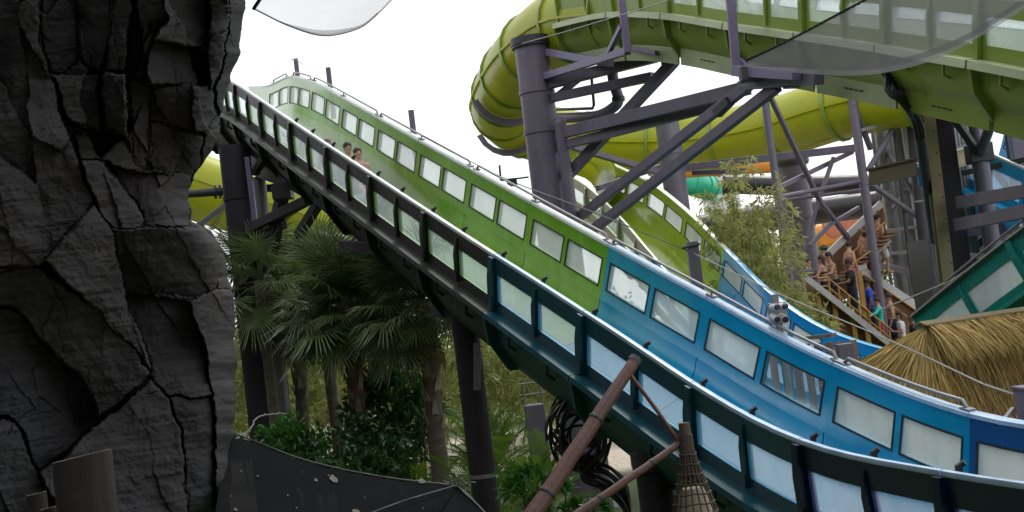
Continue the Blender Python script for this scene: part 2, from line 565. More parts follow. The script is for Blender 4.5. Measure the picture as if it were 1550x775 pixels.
# ------------------------------------------------------------------ rock
def rock_material():
    m = bpy.data.materials.new('dark_volcanic_rock')
    m.use_nodes = True
    N, Lk = m.node_tree.nodes, m.node_tree.links
    b = N['Principled BSDF']
    tco = N.new('ShaderNodeTexCoord')

    def noise(scale, stretch, det=8, rough=.65):
        mp = N.new('ShaderNodeMapping')
        mp.inputs['Scale'].default_value = stretch
        mp.inputs['Rotation'].default_value = (0, RAD(-5), 0)
        n = N.new('ShaderNodeTexNoise')
        n.inputs['Scale'].default_value = scale
        n.inputs['Detail'].default_value = det
        n.inputs['Roughness'].default_value = rough
        Lk.new(tco.outputs['Object'], mp.inputs['Vector'])
        Lk.new(mp.outputs['Vector'], n.inputs['Vector'])
        return n
    a = noise(1.1, (1, 1, 1))
    s = noise(5., (.35, .35, 5.), 6, .6)
    f = noise(28., (1, 1, 1), 6, .6)
    ra = N.new('ShaderNodeValToRGB')
    ra.color_ramp.elements[0].position = .3
    ra.color_ramp.elements[1].position = .72
    ra.color_ramp.elements[0].color = (.032, .032, .035, 1)
    ra.color_ramp.elements[1].color = (.046, .045, .048, 1)
    Lk.new(a.outputs['Fac'], ra.inputs['Fac'])
    rs = N.new('ShaderNodeValToRGB')
    rs.color_ramp.elements[0].position = .36
    rs.color_ramp.elements[1].position = .62
    rs.color_ramp.elements[0].color = (.75, .75, .75, 1)
    rs.color_ramp.elements[1].color = (1.15, 1.15, 1.15, 1)
    Lk.new(s.outputs['Fac'], rs.inputs['Fac'])
    mu = N.new('ShaderNodeMix')
    mu.data_type = 'RGBA'
    mu.blend_type = 'MULTIPLY'
    mu.inputs[0].default_value = 1.
    Lk.new(ra.outputs['Color'], mu.inputs[6])
    Lk.new(rs.outputs['Color'], mu.inputs[7])
    tn = noise(.55, (1, 1, .5), 4)
    rt = N.new('ShaderNodeValToRGB')
    rt.color_ramp.elements[0].position = .35
    rt.color_ramp.elements[1].position = .68
    rt.color_ramp.elements[0].color = (1.10, 1.0, .92, 1)
    rt.color_ramp.elements[1].color = (.92, 1.0, 1.06, 1)
    Lk.new(tn.outputs['Fac'], rt.inputs['Fac'])
    mq = N.new('ShaderNodeMix')
    mq.data_type = 'RGBA'
    mq.blend_type = 'MULTIPLY'
    mq.inputs[0].default_value = 1.
    Lk.new(mu.outputs[2], mq.inputs[6])
    Lk.new(rt.outputs['Color'], mq.inputs[7])
    mu = mq
    # a few pale scuffs
    sc_ = noise(3.2, (1, 1, .6), 9, .75)
    rc = N.new('ShaderNodeValToRGB')
    rc.color_ramp.elements[0].position = .66
    rc.color_ramp.elements[1].position = .78
    rc.color_ramp.elements[0].color = (0, 0, 0, 1)
    rc.color_ramp.elements[1].color = (.6, .6, .6, 1)
    Lk.new(sc_.outputs['Fac'], rc.inputs['Fac'])
    m2 = N.new('ShaderNodeMix')
    m2.data_type = 'RGBA'
    Lk.new(rc.outputs['Color'], m2.inputs[0])
    Lk.new(mu.outputs[2], m2.inputs[6])
    m2.inputs[7].default_value = (.11, .11, .11, 1)
    Lk.new(m2.outputs[2], b.inputs['Base Color'])
    b.inputs['Roughness'].default_value = .8
    b.inputs['Specular IOR Level'].default_value = .15
    ad = N.new('ShaderNodeMath')
    ad.operation = 'MULTIPLY_ADD'
    ad.inputs[1].default_value = .45
    Lk.new(f.outputs['Fac'], ad.inputs[0])
    Lk.new(s.outputs['Fac'], ad.inputs[2])
    bp = N.new('ShaderNodeBump')
    bp.inputs['Strength'].default_value = .38
    bp.inputs['Distance'].default_value = .03
    Lk.new(ad.outputs['Value'], bp.inputs['Height'])
    Lk.new(bp.outputs['Normal'], b.inputs['Normal'])
    return m


mt['rock'] = rock_material()

# slabs of the cliff face: outline (traced), set-back in metres, tilt along x and y (m per 100 px)
SLABS = [
    ([(-400, -400), (40, -400), (55, -50), (60, 60), (75, 120), (95, 180), (120, 250), (140, 310), (60, 400), (-50, 420), (-400, 420)], -.10, .06, -.03),
    ([(40, -400), (115, -400), (115, -50), (120, 90), (100, 110), (75, 110), (62, 40), (55, -50)], .28, .10, .0),
    ([(115, -400), (165, -400), (165, 60), (150, 110), (122, 95), (115, -50)], .12, -.25, .05),
    ([(165, -400), (205, -400), (200, 20), (185, 110), (158, 110), (165, 55)], -.02, -.2, .0),
    ([(205, -400), (262, -400), (250, 30), (225, 40), (200, 120), (190, 110), (203, 0)], .20, -.3, .06),
    ([(262, -400), (320, -400), (312, 60), (300, 75), (230, 60), (250, 28)], .04, .14, -.08),
    ([(320, -400), (352, -400), (345, 60), (320, 140), (312, 90), (318, 40)], -.14, -.4, .0),
    ([(352, -400), (600, -400), (420, 60), (350, 130), (335, 190), (325, 140), (347, 60)], .12, .3, .0),
    ([(230, 60), (310, 78), (318, 130), (300, 135), (285, 130), (215, 125)], .42, .2, -.2),
    ([(75, 112), (150, 112), (155, 200), (140, 205), (105, 180), (92, 150)], .03, .2, -.1),
    ([(155, 112), (190, 115), (190, 205), (160, 195)], -.14, -.3, .05),
    ([(192, 120), (228, 128), (228, 225), (215, 260), (198, 230)], .95, .0, .0),
    ([(228, 130), (285, 130), (292, 195), (228, 182)], .46, -.2, .1),
    ([(285, 130), (318, 130), (326, 175), (312, 200), (292, 195)], .0, -.2, .0),
    ([(105, 185), (155, 203), (190, 210), (200, 240), (215, 262), (200, 262), (150, 245), (122, 240)], .22, .1, -.15),
    ([(122, 240), (155, 245), (217, 330), (215, 345), (165, 347), (140, 300)], -.05, .25, -.12),
    ([(160, 245), (200, 264), (290, 262), (290, 300), (285, 340), (222, 340), (215, 325)], .60, -.1, -.1),
    ([(228, 182), (292, 200), (310, 205), (300, 250), (285, 262), (218, 258)], .40, -.2, .1),
    ([(312, 200), (420, 170), (335, 230), (320, 300), (288, 345), (290, 265), (305, 240)], .2, .3, .1),
    ([(140, 310), (168, 345), (190, 450), (232, 563), (150, 470), (100, 430), (62, 380), (60, 400)], -.20, .12, -.05),
    ([(-400, 420), (60, 402), (100, 435), (155, 470), (228, 565), (190, 600), (153, 630), (138, 594), (110, 560), (65, 515), (25, 465), (-400, 440)], -.06, -.08, .07),
    ([(-400, 452), (25, 468), (65, 520), (112, 566), (138, 598), (152, 636), (100, 688), (60, 712), (20, 635), (-400, 560)], .10, .14, -.05),
    ([(-400, 565), (20, 640), (56, 713), (80, 760), (80, 1800), (-400, 1800)], -.15, .1, .0),
    ([(60, 714), (153, 640), (230, 575), (255, 606), (275, 656), (320, 1800), (85, 1800), (82, 757)], -.05, .12, -.05),
    ([(168, 347), (300, 342), (340, 370), (330, 440), (285, 450), (188, 440), (178, 390)], .10, .06, .40),
    ([(190, 442), (260, 455), (285, 458), (305, 525), (320, 597), (320, 600), (256, 602), (232, 575), (205, 517)], .22, -.05, -.12),
    ([(288, 456), (322, 442), (450, 440), (450, 600), (450, 1800), (330, 1800), (330, 770), (322, 600), (308, 523)], .40, .5, .0),
    ([(256, 604), (320, 602), (328, 775), (330, 1800), (325, 1800), (277, 657)], .30, .1, .05),
]
EDGE = np.array([(-400, 470), (-200, 425), (-50, 395), (0, 374), (60, 366), (100, 355), (130, 347), (170, 338), (200, 331), (230, 318), (260, 300), (285, 288),
                 (305, 285), (335, 290), (348, 316), (370, 332), (400, 342), (440, 350), (500, 356), (600, 358), (650, 352), (700, 349), (775, 345), (1800, 335)], float)


def seg_dist(x, y, a, b):
    ax, ay = a
    dx, dy = b[0] - ax, b[1] - ay
    t = np.clip(((x - ax) * dx + (y - ay) * dy) / (dx * dx + dy * dy + 1e-9), 0, 1)
    return np.hypot(x - ax - t * dx, y - ay - t * dy)


def inside(x, y, poly):
    r = np.zeros(x.shape, bool)
    k = len(poly)
    for i in range(k):
        (x0, y0), (x1, y1) = poly[i], poly[(i + 1) % k]
        c = ((y0 > y) != (y1 > y)) & (x < (x1 - x0) * (y - y0) / (y1 - y0 + 1e-9) + x0)
        r ^= c
    return r


def build_cliff():
    ys = np.r_[np.linspace(-400, -24, 40, endpoint=False), np.arange(-24, 800, 1.9), np.linspace(800, 1720, 44)]
    us = np.r_[np.linspace(0, .36, 30, endpoint=False), np.linspace(.36, 1, 240)]
    xm = np.interp(ys, EDGE[:, 0], EDGE[:, 1])
    xm = xm + (fbm(ys * .035, ys * 0 + 3., 4) - .47) * 14
    x0 = -300.
    XX = x0 + (xm[:, None] - x0) * us[None, :]
    YY = np.repeat(ys[:, None], len(us), 1)
    # jitter the outlines so joints are not ruler-straight
    jx = XX + (fbm(XX * .03, YY * .03, 4) - .47) * 15 + (fbm(XX * .12 + 9, YY * .12, 3) - .44) * 4.5
    jy = YY + (fbm(XX * .03 + 40, YY * .03 + 7, 4) - .47) * 15 + (fbm(XX * .12 + 3, YY * .12 + 60, 3) - .44) * 4.5
    cid = np.full(XX.shape, -1)
    dep = np.full(XX.shape, .25)
    gap = np.full(XX.shape, 99.)
    for k, (poly, off, tx, ty) in enumerate(SLABS):
        ins = inside(jx, jy, poly) & (cid < 0)
        px, py = np.array(poly, float).T
        cx, cy = np.clip(px, -150, 420).mean(), np.clip(py, -120, 860).mean()
        dep = np.where(ins, np.clip(off, -1, .24) * 1.15 + 1.2 * tx * np.clip((jx - cx) / 100, -2, 2) + ty * np.clip((jy - cy) / 100, -2, 2), dep)
        cid = np.where(ins, k, cid)
        for i in range(len(poly)):
            gap = np.minimum(gap, seg_dist(jx, jy, poly[i], poly[(i + 1) % len(poly)]))
    # smaller fracture blocks inside the slabs
    ns = 110
    sx, sy = rng.uniform(-300, 400, ns), rng.uniform(-200, 900, ns)
    so, stx, sty = rng.normal(0, .06, ns), rng.normal(0, .14, ns), rng.normal(0, .12, ns)
    best = np.full(XX.shape, 1e9)
    sec = np.full(XX.shape, 1e9)
    bi = np.zeros(XX.shape, int)
    wx = jx - .30 * jy
    for k in range(ns):
        d = np.hypot((wx - sx[k] + .30 * sy[k]) * 1.6, (jy - sy[k]) * .55)
        m = d < best
        sec = np.where(m, best, np.minimum(sec, d))
        bi = np.where(m, k, bi)
        best = np.where(m, d, best)
    upper = 1 / (1 + np.exp((YY - 330) / 25.)) * .55 + .10
    dep = dep + upper * (so[bi] + stx[bi] * (jx - sx[bi]) / 100 + sty[bi] * (jy - sy[bi]) / 100)
    crk = np.exp(-((sec - best) / 2.0) ** 2) * .018 * upper * np.clip(fbm(XX * .03 + 70, YY * .03, 3) * 4 - 1.4, 0, 1)
    dep = dep + crk
    # main joints: deep grooves, uneven width
    wid = 1.0 + 4.0 * np.clip(fbm(XX * .016 + 4, YY * .016 + 8, 3) - .36, 0, 1)
    dep = dep + .075 * np.exp(-(gap / wid) ** 2) * np.clip(fbm(XX * .02 + 14, YY * .02 + 28, 3) * 3.2 - .7, .12, 1)
    # strata and grain
    st = YY + .16 * XX
    dep = dep + (fbm(XX * .012, st * .22, 4) - .47) * .018 + (fbm(XX * .05, YY * .05, 5) - .47) * .045 + (fbm(XX * .25, YY * .3, 3) - .44) * .014
    dep = dep + (fbm(XX * .006 + 31, YY * .006, 3) - .44) * .4
    D = 7.6 + dep + .6 * np.clip((XX) / 370., -1, 1) ** 2 - .05 * np.clip((330 - YY) / 330, 0, 1.6)
    # roll the face back at its open edge
    e = (xm[:, None] - XX)
    D = D + .9 * np.exp(-np.clip(e, 0, None) / 16.)
    # and carry it round behind
    nb = 14
    k = np.arange(1, nb + 1)
    bx = xm[:, None] - 1.5 * k[None, :] ** 1.5 * .4 + (fbm(k[None, :] * .8 + 0 * ys[:, None], ys[:, None] * .08, 3) - .45) * 6
    bd = D[:, -1:] + k[None, :] * .28
    XX = np.concatenate([XX, bx], 1)
    D = np.concatenate([D, bd], 1)
    YY = np.repeat(ys[:, None], XX.shape[1], 1)
    cid = np.concatenate([cid, np.repeat(cid[:, -1:], nb, 1)], 1)
    cid = np.where(cid < 0, len(SLABS), cid)
    pos = CAM + ((XX - 775)[..., None] / FPX * CR - (YY - 387.5)[..., None] / FPX * CU + CF) * D[..., None]
    H, W_ = XX.shape
    idx = np.arange(H * W_).reshape(H, W_)
    quads = np.stack([idx[:-1, :-1], idx[1:, :-1], idx[1:, 1:], idx[:-1, 1:]], -1).reshape(-1, 4)
    qc = cid[:-1, :-1].reshape(-1)
    flat = pos.reshape(-1, 3)
    t = thing('rock_cliff', 'dark cracked artificial rock cliff of slanting slabs beside the slide top', 'rock', (-2.6, 7.6, 0))
    for c in np.unique(qc):
        q = quads[qc == c]
        used, inv = np.unique(q, return_inverse=True)
        me = bpy.data.meshes.new('rock_slab')
        v = flat[used] - WOFF[t]
        me.from_pydata(v.tolist(), [], inv.reshape(-1, 4).tolist())
        me.polygons.foreach_set('use_smooth', [True] * len(me.polygons))
        me.set_sharp_from_angle(angle=RAD(38))
        me.materials.append(mt['rock'])
        o = bpy.data.objects.new('rock_slab', me)
        COL.objects.link(o)
        o.parent = t
        WOFF[o] = WOFF[t]


build_cliff()

# unseen mountain behind and left of the viewpoint, sized to block sky off the slide
def build_shade_hill():
    kp = np.array([(-17., 66., 0), (-15., 50., 0), (-12.9, 34., 0), (-11., 20., 0), (-9.4, 9., 0), (-8., 0., 0), (-5., -6.5, 0), (1., -8.5, 0), (7., -8., 0), (12., -11., 0), (18., -18., 0)])
    ln = resample(catmull(kp, 14), .9)
    na, nh = len(ln), 40
    tn = np.gradient(ln, axis=0)
    nor = np.stack([-tn[:, 1], tn[:, 0], 0 * tn[:, 0]], 1)
    nor /= np.linalg.norm(nor, axis=1)[:, None]
    # make the normal point away from the open side
    cen = np.array([4., 20., 0])
    sg = np.sign(((ln - cen) * nor).sum(1))
    nor *= sg[:, None]
    hh = np.linspace(-.5, 30, nh)
    S_, Hh = np.meshgrid(np.arange(na) * .9, hh)
    off = (fbm(S_ * .16 + 10, Hh * .14, 5) - .2) * 2.6 + .9 * np.floor(fbm(S_ * .22, Hh * .16 + 30, 3) * 6) / 6 + .10 * Hh
    hs = np.interp(ln[:, 1], [-20, 4, 18, 34, 50, 70], [.9, .85, .6, .47, .33, .25])[None, :]
    pts = ln[None] + nor[None] * off[..., None] + np.stack([0 * Hh, 0 * Hh, Hh * hs], -1)
    b = MB()
    b.add(pts.reshape(-1, 3), [(j * na + i, j * na + i + 1, (j + 1) * na + i + 1, (j + 1) * na + i) for j in range(nh - 1) for i in range(na - 1)])
    top = pts[-1]
    out = top + nor * 60 + np.array([0, 0, 10.])
    b.add(np.concatenate([top, out]), [(i, i + 1, na + i + 1, na + i) for i in range(na - 1)])
    b.build('shade_hill', mt['rock'], smooth=40, label='unseen rock mountainside behind the viewpoint, shaped to block sky light', kind='structure')


build_shade_hill()

mb = MB()
mb.box([-.8, -2.4, 2.05], [5., 0, 0], [0, 5.8, 0], [0, 0, .15])
mb.build('path', mt['concrete'], label='concrete viewing path below the frame', kind='structure')

# ------------------------------------------------------------------ slides
class Path:
    """smooth path through joints, parameter t counts joints; s>0 is the left hand of travel"""

    def __init__(s, joints, sub=12):
        s.j = np.asarray(joints, float)
        s.sub = sub
        s.p = catmull(s.j, sub)
        s.T = np.gradient(s.p, axis=0)

    def frame(s, t):
        k = np.clip(t * s.sub, 0, len(s.p) - 1)
        i = int(min(math.floor(k), len(s.p) - 2))
        f = k - i
        p = s.p[i] * (1 - f) + s.p[i + 1] * f
        T = nrm(s.T[i] * (1 - f) + s.T[i + 1] * f)
        lat = nrm(np.cross([0, 0, 1.], T))
        n = np.cross(T, lat)
        return p, T, lat, n

    def at(s, t, a, n):
        p, T, la, nn = s.frame(t)
        return p + la * a + nn * n


def make_slide(t_obj, joints, W, cols, rims, t_off=0, panes_from=-99, subdiv=4, wall_h=.78, pane_rng=(.22, .61), deep=1.62,
               outs=None, panes=True, nozzles=False, lower_mat=None, clear=(), drains=True, only_side=None):
    """one flume: every joint-to-joint length is a trough, two glazed side panels, rims, flange ribs"""
    pa = Path(joints)
    nP = len(joints) - 1
    HW = W / 2
    TH = .05

    def wall_pos(t, h, sg, outer):
        # slight lean: narrower at the foot
        a = HW - .07 * (h / wall_h) ** 1.5
        return pa.at(t, sg * (a + (TH if outer else 0)), -h)
    for i in range(nP):
        ci = cols[min(i, len(cols) - 1)]
        rm = rims[min(i, len(rims) - 1)]
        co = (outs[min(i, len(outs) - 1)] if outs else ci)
        lo = lower_mat[min(i, len(lower_mat) - 1)] if lower_mat else ci
        # --- side panels
        for sg in (-1, 1):
            tb = [0, .05, .47, .53, .95, 1]
            with_panes = panes and i + t_off >= panes_from
            ts, hole = [], []
            for a, b, isn in zip(tb[:-1], tb[1:], (0, 1, 0, 1, 0)):
                ns_ = max(1, int(round((b - a) * subdiv * 1.6)))
                for q in range(ns_):
                    ts.append(a + (b - a) * q / ns_)
                    hole.append(isn)
            ts.append(1)
            hs = [0, pane_rng[0], pane_rng[1], wall_h]
            solid = [[not (with_panes and hole[x] and y == 1) for y in range(3)] for x in range(len(ts) - 1)]
            mb = MB()
            vid = {}
            V, F, MI = [], [], []

            def vv(x, y, o):
                k = (x, y, o)
                if k not in vid:
                    vid[k] = len(V)
                    V.append(wall_pos(i + ts[x], hs[y], sg, o))
                return vid[k]
            nxs = len(ts) - 1
            sol = lambda x, y: 0 <= x < nxs and 0 <= y < 3 and solid[x][y]
            for x in range(nxs):
                for y in range(3):
                    if not solid[x][y]: continue
                    F.append((vv(x, y, 0), vv(x + 1, y, 0), vv(x + 1, y + 1, 0), vv(x, y + 1, 0)))
                    MI += [0] * (len(F) - len(MI))
                    F.append((vv(x, y, 1), vv(x, y + 1, 1), vv(x + 1, y + 1, 1), vv(x + 1, y, 1)))
                    MI.append(1)
                    if not sol(x - 1, y): F.append((vv(x, y, 0), vv(x, y + 1, 0), vv(x, y + 1, 1), vv(x, y, 1)))
                    if not sol(x + 1, y): F.append((vv(x + 1, y, 0), vv(x + 1, y, 1), vv(x + 1, y + 1, 1), vv(x + 1, y + 1, 0)))
                    if not sol(x, y - 1): F.append((vv(x, y, 0), vv(x, y, 1), vv(x + 1, y, 1), vv(x + 1, y, 0)))
                    if not sol(x, y + 1): F.append((vv(x, y + 1, 0), vv(x + 1, y + 1, 0), vv(x + 1, y + 1, 1), vv(x, y + 1, 1)))
            mb.add(V, F)
            MI += [0] * (len(F) - len(MI))
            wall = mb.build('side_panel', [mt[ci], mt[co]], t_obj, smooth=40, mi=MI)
            fix_normals(wall)
            if with_panes:
                for (a, b) in ((tb[1], tb[2]), (tb[3], tb[4])):
                    pb = MB()
                    tt = np.linspace(a + .002, b - .002, 4)
                    rings = []
                    for q in tt:
                        e = .003
                        rings.append([pa.at(i + q, sg * (HW - .07 * (h / wall_h) ** 1.5 + o), -h)
                                      for h, o in ((pane_rng[0] + e, .012), (pane_rng[1] - e, .012), (pane_rng[1] - e, .026), (pane_rng[0] + e, .026))])
                    pb.sweep(rings)
                    pm = 'paneclear' if (i, sg, a < .3) in clear else ('panefar' if sg > 0 else 'pane')
                    fix_normals(pb.build('pane', mt[pm], wall))
                    # rubber gasket on the inner face
                    gb = MB()
                    gw = .018
                    iw = lambda t, h: pa.at(i + t, sg * (HW - .07 * (h / wall_h) ** 1.5 - .006), -h)
                    dt = gw / 2.4
                    for (ta, tb_, ha, hb) in ((a - dt, b + dt, pane_rng[0] - gw, pane_rng[0] + .004), (a - dt, b + dt, pane_rng[1] - .004, pane_rng[1] + gw),
                                              (a - dt, a + .003, pane_rng[0] + .004, pane_rng[1] - .004), (b - .003, b + dt, pane_rng[0] + .004, pane_rng[1] - .004)):
                        kk = 4 if tb_ - ta > .1 else 2
                        rr = []
                        for q in np.linspace(ta, tb_, kk):
                            n0 = pa.frame(i + q)[2] * sg * .010
                            rr.append([iw(q, ha), iw(q, hb), iw(q, hb) + n0, iw(q, ha) + n0])
                        gb.sweep(rr)
                    fix_normals(gb.build('gasket', mt['gasket'], wall))
            # --- rim cap
            rb = MB()
            rr = []
            for q in np.linspace(.004, .996, subdiv + 2):
                rr.append([pa.at(i + q, sg * (HW + a), n) for a, n in ((-.02, .004), (-.016, .042), (.02, .052), (.05 if sg < 0 else .11, .046), (.056 if sg < 0 else .12, .012), (.052, .003))])
            rb.sweep(rr)
            fix_normals(rb.build('rim', mt[rm], t_obj, smooth=50))
            # --- upright flange on the outside at the joint
            fb = MB()
            rr = []
            for h in (-.002, .3, wall_h - .02):
                o = .05 if h < .01 else .075
                c0 = HW - .07 * (max(h, 0) / wall_h) ** 1.5 + TH + .001
                rr.append([pa.at(i + a, sg * (c0 + b), -h) for a, b in ((-.022, 0), (.022, 0), (.022, o), (-.022, o))])
            fb.sweep(rr)
            fix_normals(fb.build('flange', mt[co], t_obj))
            if panes:
                mbb = MB()
                rr = []
                for h in (.06, .3, wall_h - .05):
                    c0 = HW - .07 * (h / wall_h) ** 1.5 + TH + .001
                    o = .05 if h > .1 else .015
                    rr.append([pa.at(i + a, sg * (c0 + b), -h) for a, b in ((.488, 0), (.512, 0), (.512, o), (.488, o))])
                mbb.sweep(rr)
                fix_normals(mbb.build('stiffener', mt[co], t_obj))
        # --- trough: inner U, ledge both sides, deeper outer shell
        wb = HW - .07
        d0 = wall_h
        inner = [(-wb, -d0)] + [(-wb * math.cos(a), -d0 - (deep - d0 - .12) * math.sin(a) ** .8) for a in np.linspace(.18, math.pi - .18, 11)] + [(wb, -d0)]
        outer = [(wb + .24, -d0 - .001), (wb + .25, -d0 - .07), (wb + .09, -d0 - .10), (wb + .02, -d0 - .42), (wb - .28, -deep), (-(wb - .28), -deep),
                 (-(wb + .02), -d0 - .42), (-(wb + .09), -d0 - .10), (-(wb + .25), -d0 - .07), (-(wb + .24), -d0 - .001)]
        prof = inner + outer
        tb_ = MB()
        rr = [[pa.at(i + q, a, n) for a, n in prof] for q in np.linspace(.003, .997, subdiv + 2)]
        tb_.sweep(rr)
        nr_, npf = len(rr), len(prof)
        mi_ = [0 if j < len(inner) - 1 else 1 for _ in range(nr_ - 1) for j in range(npf)] + [1, 1]
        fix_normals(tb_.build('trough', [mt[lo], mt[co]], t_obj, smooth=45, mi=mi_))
        # --- rib below the ledge at the joint
        rbm = MB()
        ou = [(wb + .235, -d0 - .075), (wb + .13, -d0 - .46), (wb - .22, -deep - .08), (-(wb - .22), -deep - .08), (-(wb + .13), -d0 - .46), (-(wb + .235), -d0 - .075)]
        inn_ = [(-(wb + .06), -d0 - .08), (-(wb - .01), -d0 - .42), (-(wb - .30), -deep + .02), (wb - .30, -deep + .02), (wb - .01, -d0 - .42), (wb + .06, -d0 - .08)]
        VV = [pa.at(i + q, a, n) for q in (-.018, .018) for a, n in ou + inn_]
        FF = []
        for k in range(5):
            o0, o1, i0, i1 = k, k + 1, 11 - k, 10 - k
            FF += [(o0, o1, i1, i0), (12 + o0, 12 + i0, 12 + i1, 12 + o1), (o0, 12 + o0, 12 + o1, o1)]
        FF += [(0, 11, 23, 12), (5, 17, 18, 6)]
        rbm.add(VV, FF)
        fix_normals(rbm.build('rib', mt[co], t_obj))
        if drains:
            for q in (.28, .72):
                for sg in (-1, 1):
                    db = MB()
                    p0 = pa.at(i + q, sg * (wb + .17), -d0 - .07)
                    p1 = pa.at(i + q, sg * (wb + .17), -d0 - .26)
                    p2 = pa.at(i + q + .02, sg * (wb + .07), -d0 - .33)
                    db.tube([p0, p1, p2], .026, 7)
                    db.build('drain_pipe', mt[co], t_obj, smooth=40)
        if nozzles and i >= 5:
            for q in (.05, .52):
                nb = MB()
                p0 = pa.at(i + q, -HW + .03, -.02)
                p1 = pa.at(i + q, -HW + .04, .075)
                p2 = pa.at(i + q + .012, -HW + .075, .105)
                nb.tube([p0, p1, p2], [.03, .032, .024], 8)
                nb.build('spray_nozzle', mt['black'], t_obj, smooth=40)
    return pa


def handrail(t_obj, pa, a, b, s, h=.13, feet=None, mat='greysteel'):
    n = max(4, int((b - a) * 8))
    tt = np.linspace(a, b, n)
    mb = MB()
    pts = [pa.at(a - .03, s, .055)] + [pa.at(t, s, h) for t in tt] + [pa.at(b + .03, s, .055)]
    mb.tube(pts, .021, 8)
    r = mb.build('handrail', mt[mat], t_obj, smooth=50)
    k = max(2, int(round((b - a) / .9)) + 1)
    for t in np.linspace(a - .03, b + .03, k):
        f = MB()
        p, T, la, nn = pa.frame(t)
        c = p + la * s
        f.box(c + nn * .062, T * .07, la * .045, nn * .008)
        f.tube([c + nn * .06, c + nn * (h if a < t < b else .07)], .014, 6)
        f.build('rail_foot', mt[mat], r)


# --- the main slide, green above, blue below
A = np.array([[-5.026, 30.589, 6.466], [-4.122, 28.551, 5.605], [-3.214, 26.526, 4.714], [-2.291, 24.51, 3.817], [-1.351, 22.498, 2.916],
              [-0.396, 20.487, 2.003], [0.585, 18.474, 1.076], [1.603, 16.463, 0.134], [2.58, 14.449, -0.776], [3.283, 12.409, -1.305], [3.891, 10.257, -1.442],
              [4.52, 8.10, -1.47], [5.25, 6.00, -1.48]])
# over the crest the flume dips away behind the rock: far rim sighted there
rimp = np.array([P(345, 113, 38.5), P(376, 133, 36.8), P(406, 131, 34.8), P(437, 118, 32.85)])
pre = []
for k in range(4):
    nx_ = rimp[k + 1] if k < 3 else A[0] + np.array([.82, .36, CZ])
    tt = nrm((nx_ - rimp[k]) * [1, 1, 0])
    la = np.cross([0, 0, 1.], tt)
    pre.append(rimp[k] - la * .89)
pre[3] = P(437, 118, 32.85) - np.array([.80, .38, 0])
A = np.vstack([np.array(pre)[1:], A + np.array([0, 0, CZ])])
slideA = thing('water_slide', 'long open water slide, green above and blue below, with white-edged rims and rows of windows', 'water slide', (1., 17., 0))
nA = len(A) - 1
colsA = ['green'] * 9 + ['blue'] * 3 + ['navy'] * 6
rimsA = ['rim'] * 9 + ['rimblue'] * 9
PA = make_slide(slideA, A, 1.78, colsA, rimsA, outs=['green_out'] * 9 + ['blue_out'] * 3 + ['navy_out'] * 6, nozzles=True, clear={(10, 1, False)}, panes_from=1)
J0 = 3
for a, b in ((-1.8, -1.2), (-.85, -.12), (.05, 1.92), (2.05, 3.93), (4.1, 5.93), (6.04, 7.97), (8.08, 8.93)):
    handrail(slideA, PA, a + J0, b + J0, .89 + .05)
# short posts on the far flange that carry the safety cable
for t in (-.9, .45, 2.75):
    mb = MB()
    p = PA.at(t + J0, .89 + .22, -.7)
    mb.beam(p, p + np.array([0, 0, 1.2]), .11, .11, up=(0, 1, 0))
    o = mb.build('cable_post', mt['purple'], slideA, bevel=.01)

# dark shroud under the crest where the column takes the load
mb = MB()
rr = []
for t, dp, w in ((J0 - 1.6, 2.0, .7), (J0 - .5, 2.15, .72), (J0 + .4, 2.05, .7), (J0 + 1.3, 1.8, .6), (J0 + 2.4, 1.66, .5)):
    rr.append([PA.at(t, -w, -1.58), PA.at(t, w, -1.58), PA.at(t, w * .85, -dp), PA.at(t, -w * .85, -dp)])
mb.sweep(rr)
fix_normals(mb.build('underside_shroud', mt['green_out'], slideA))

# --- second slide
B = [P(*q) for q in ((880, 252, 38.), (905, 262, 37.), (940, 284, 35.6), (985, 322, 33.8), (1045, 386, 31.4), (1115, 456, 29), (1200, 511, 27), (1290, 541, 25.3), (1390, 556, 24.), (1500, 570, 23))]
Bj = resample(catmull(B), 2.3)
slideB = thing('water_slide', 'open slide curving down behind the main slide, lime green turning light blue, rims pale', 'water slide', tuple(Bj[len(Bj) // 2] * [1, 1, 0]))
kb = int(np.argmin([abs(np.linalg.norm(j - P(1085, 425, 30.2))) for j in Bj]))
PB = make_slide(slideB, Bj, 1.75, ['lime2'] * (kb - 1) + ['cyan'] * 20, ['pale'] * (kb - 1) + ['cyan'] * 20, wall_h=.8, subdiv=4, outs=['cream'] * (kb - 1) + ['cyan'] * 20)

# --- upper slide seen from below
ledge = np.array([P(*q) for q in ((842, 35, 30.), (900, 21, 28.6), (970, 13, 27.), (1040, 23, 25.4), (1130, 36, 23.6), (1300, 59, 20.6), (1430, 80, 18.6), (1550, 101, 17.), (1720, 135, 15.2), (1900, 175, 13.6))])
lp = Path(ledge)
Cc = []
for i in range(len(ledge)):
    p, T, la, nn = lp.frame(i)
    Cc.append(p + la * (.9 + .15) + np.array([0, 0, .82]))
Cj = resample(catmull(Cc), 2.35)
slideC = thing('water_slide', 'olive green open slide high overhead on steel brackets, its ribbed underside showing', 'water slide', tuple(Cj[len(Cj) // 2] * [1, 1, 0]))
PC = make_slide(slideC, Cj, 1.8, ['olive'] * 30, ['pale'] * 30, wall_h=.82, panes_from=2)
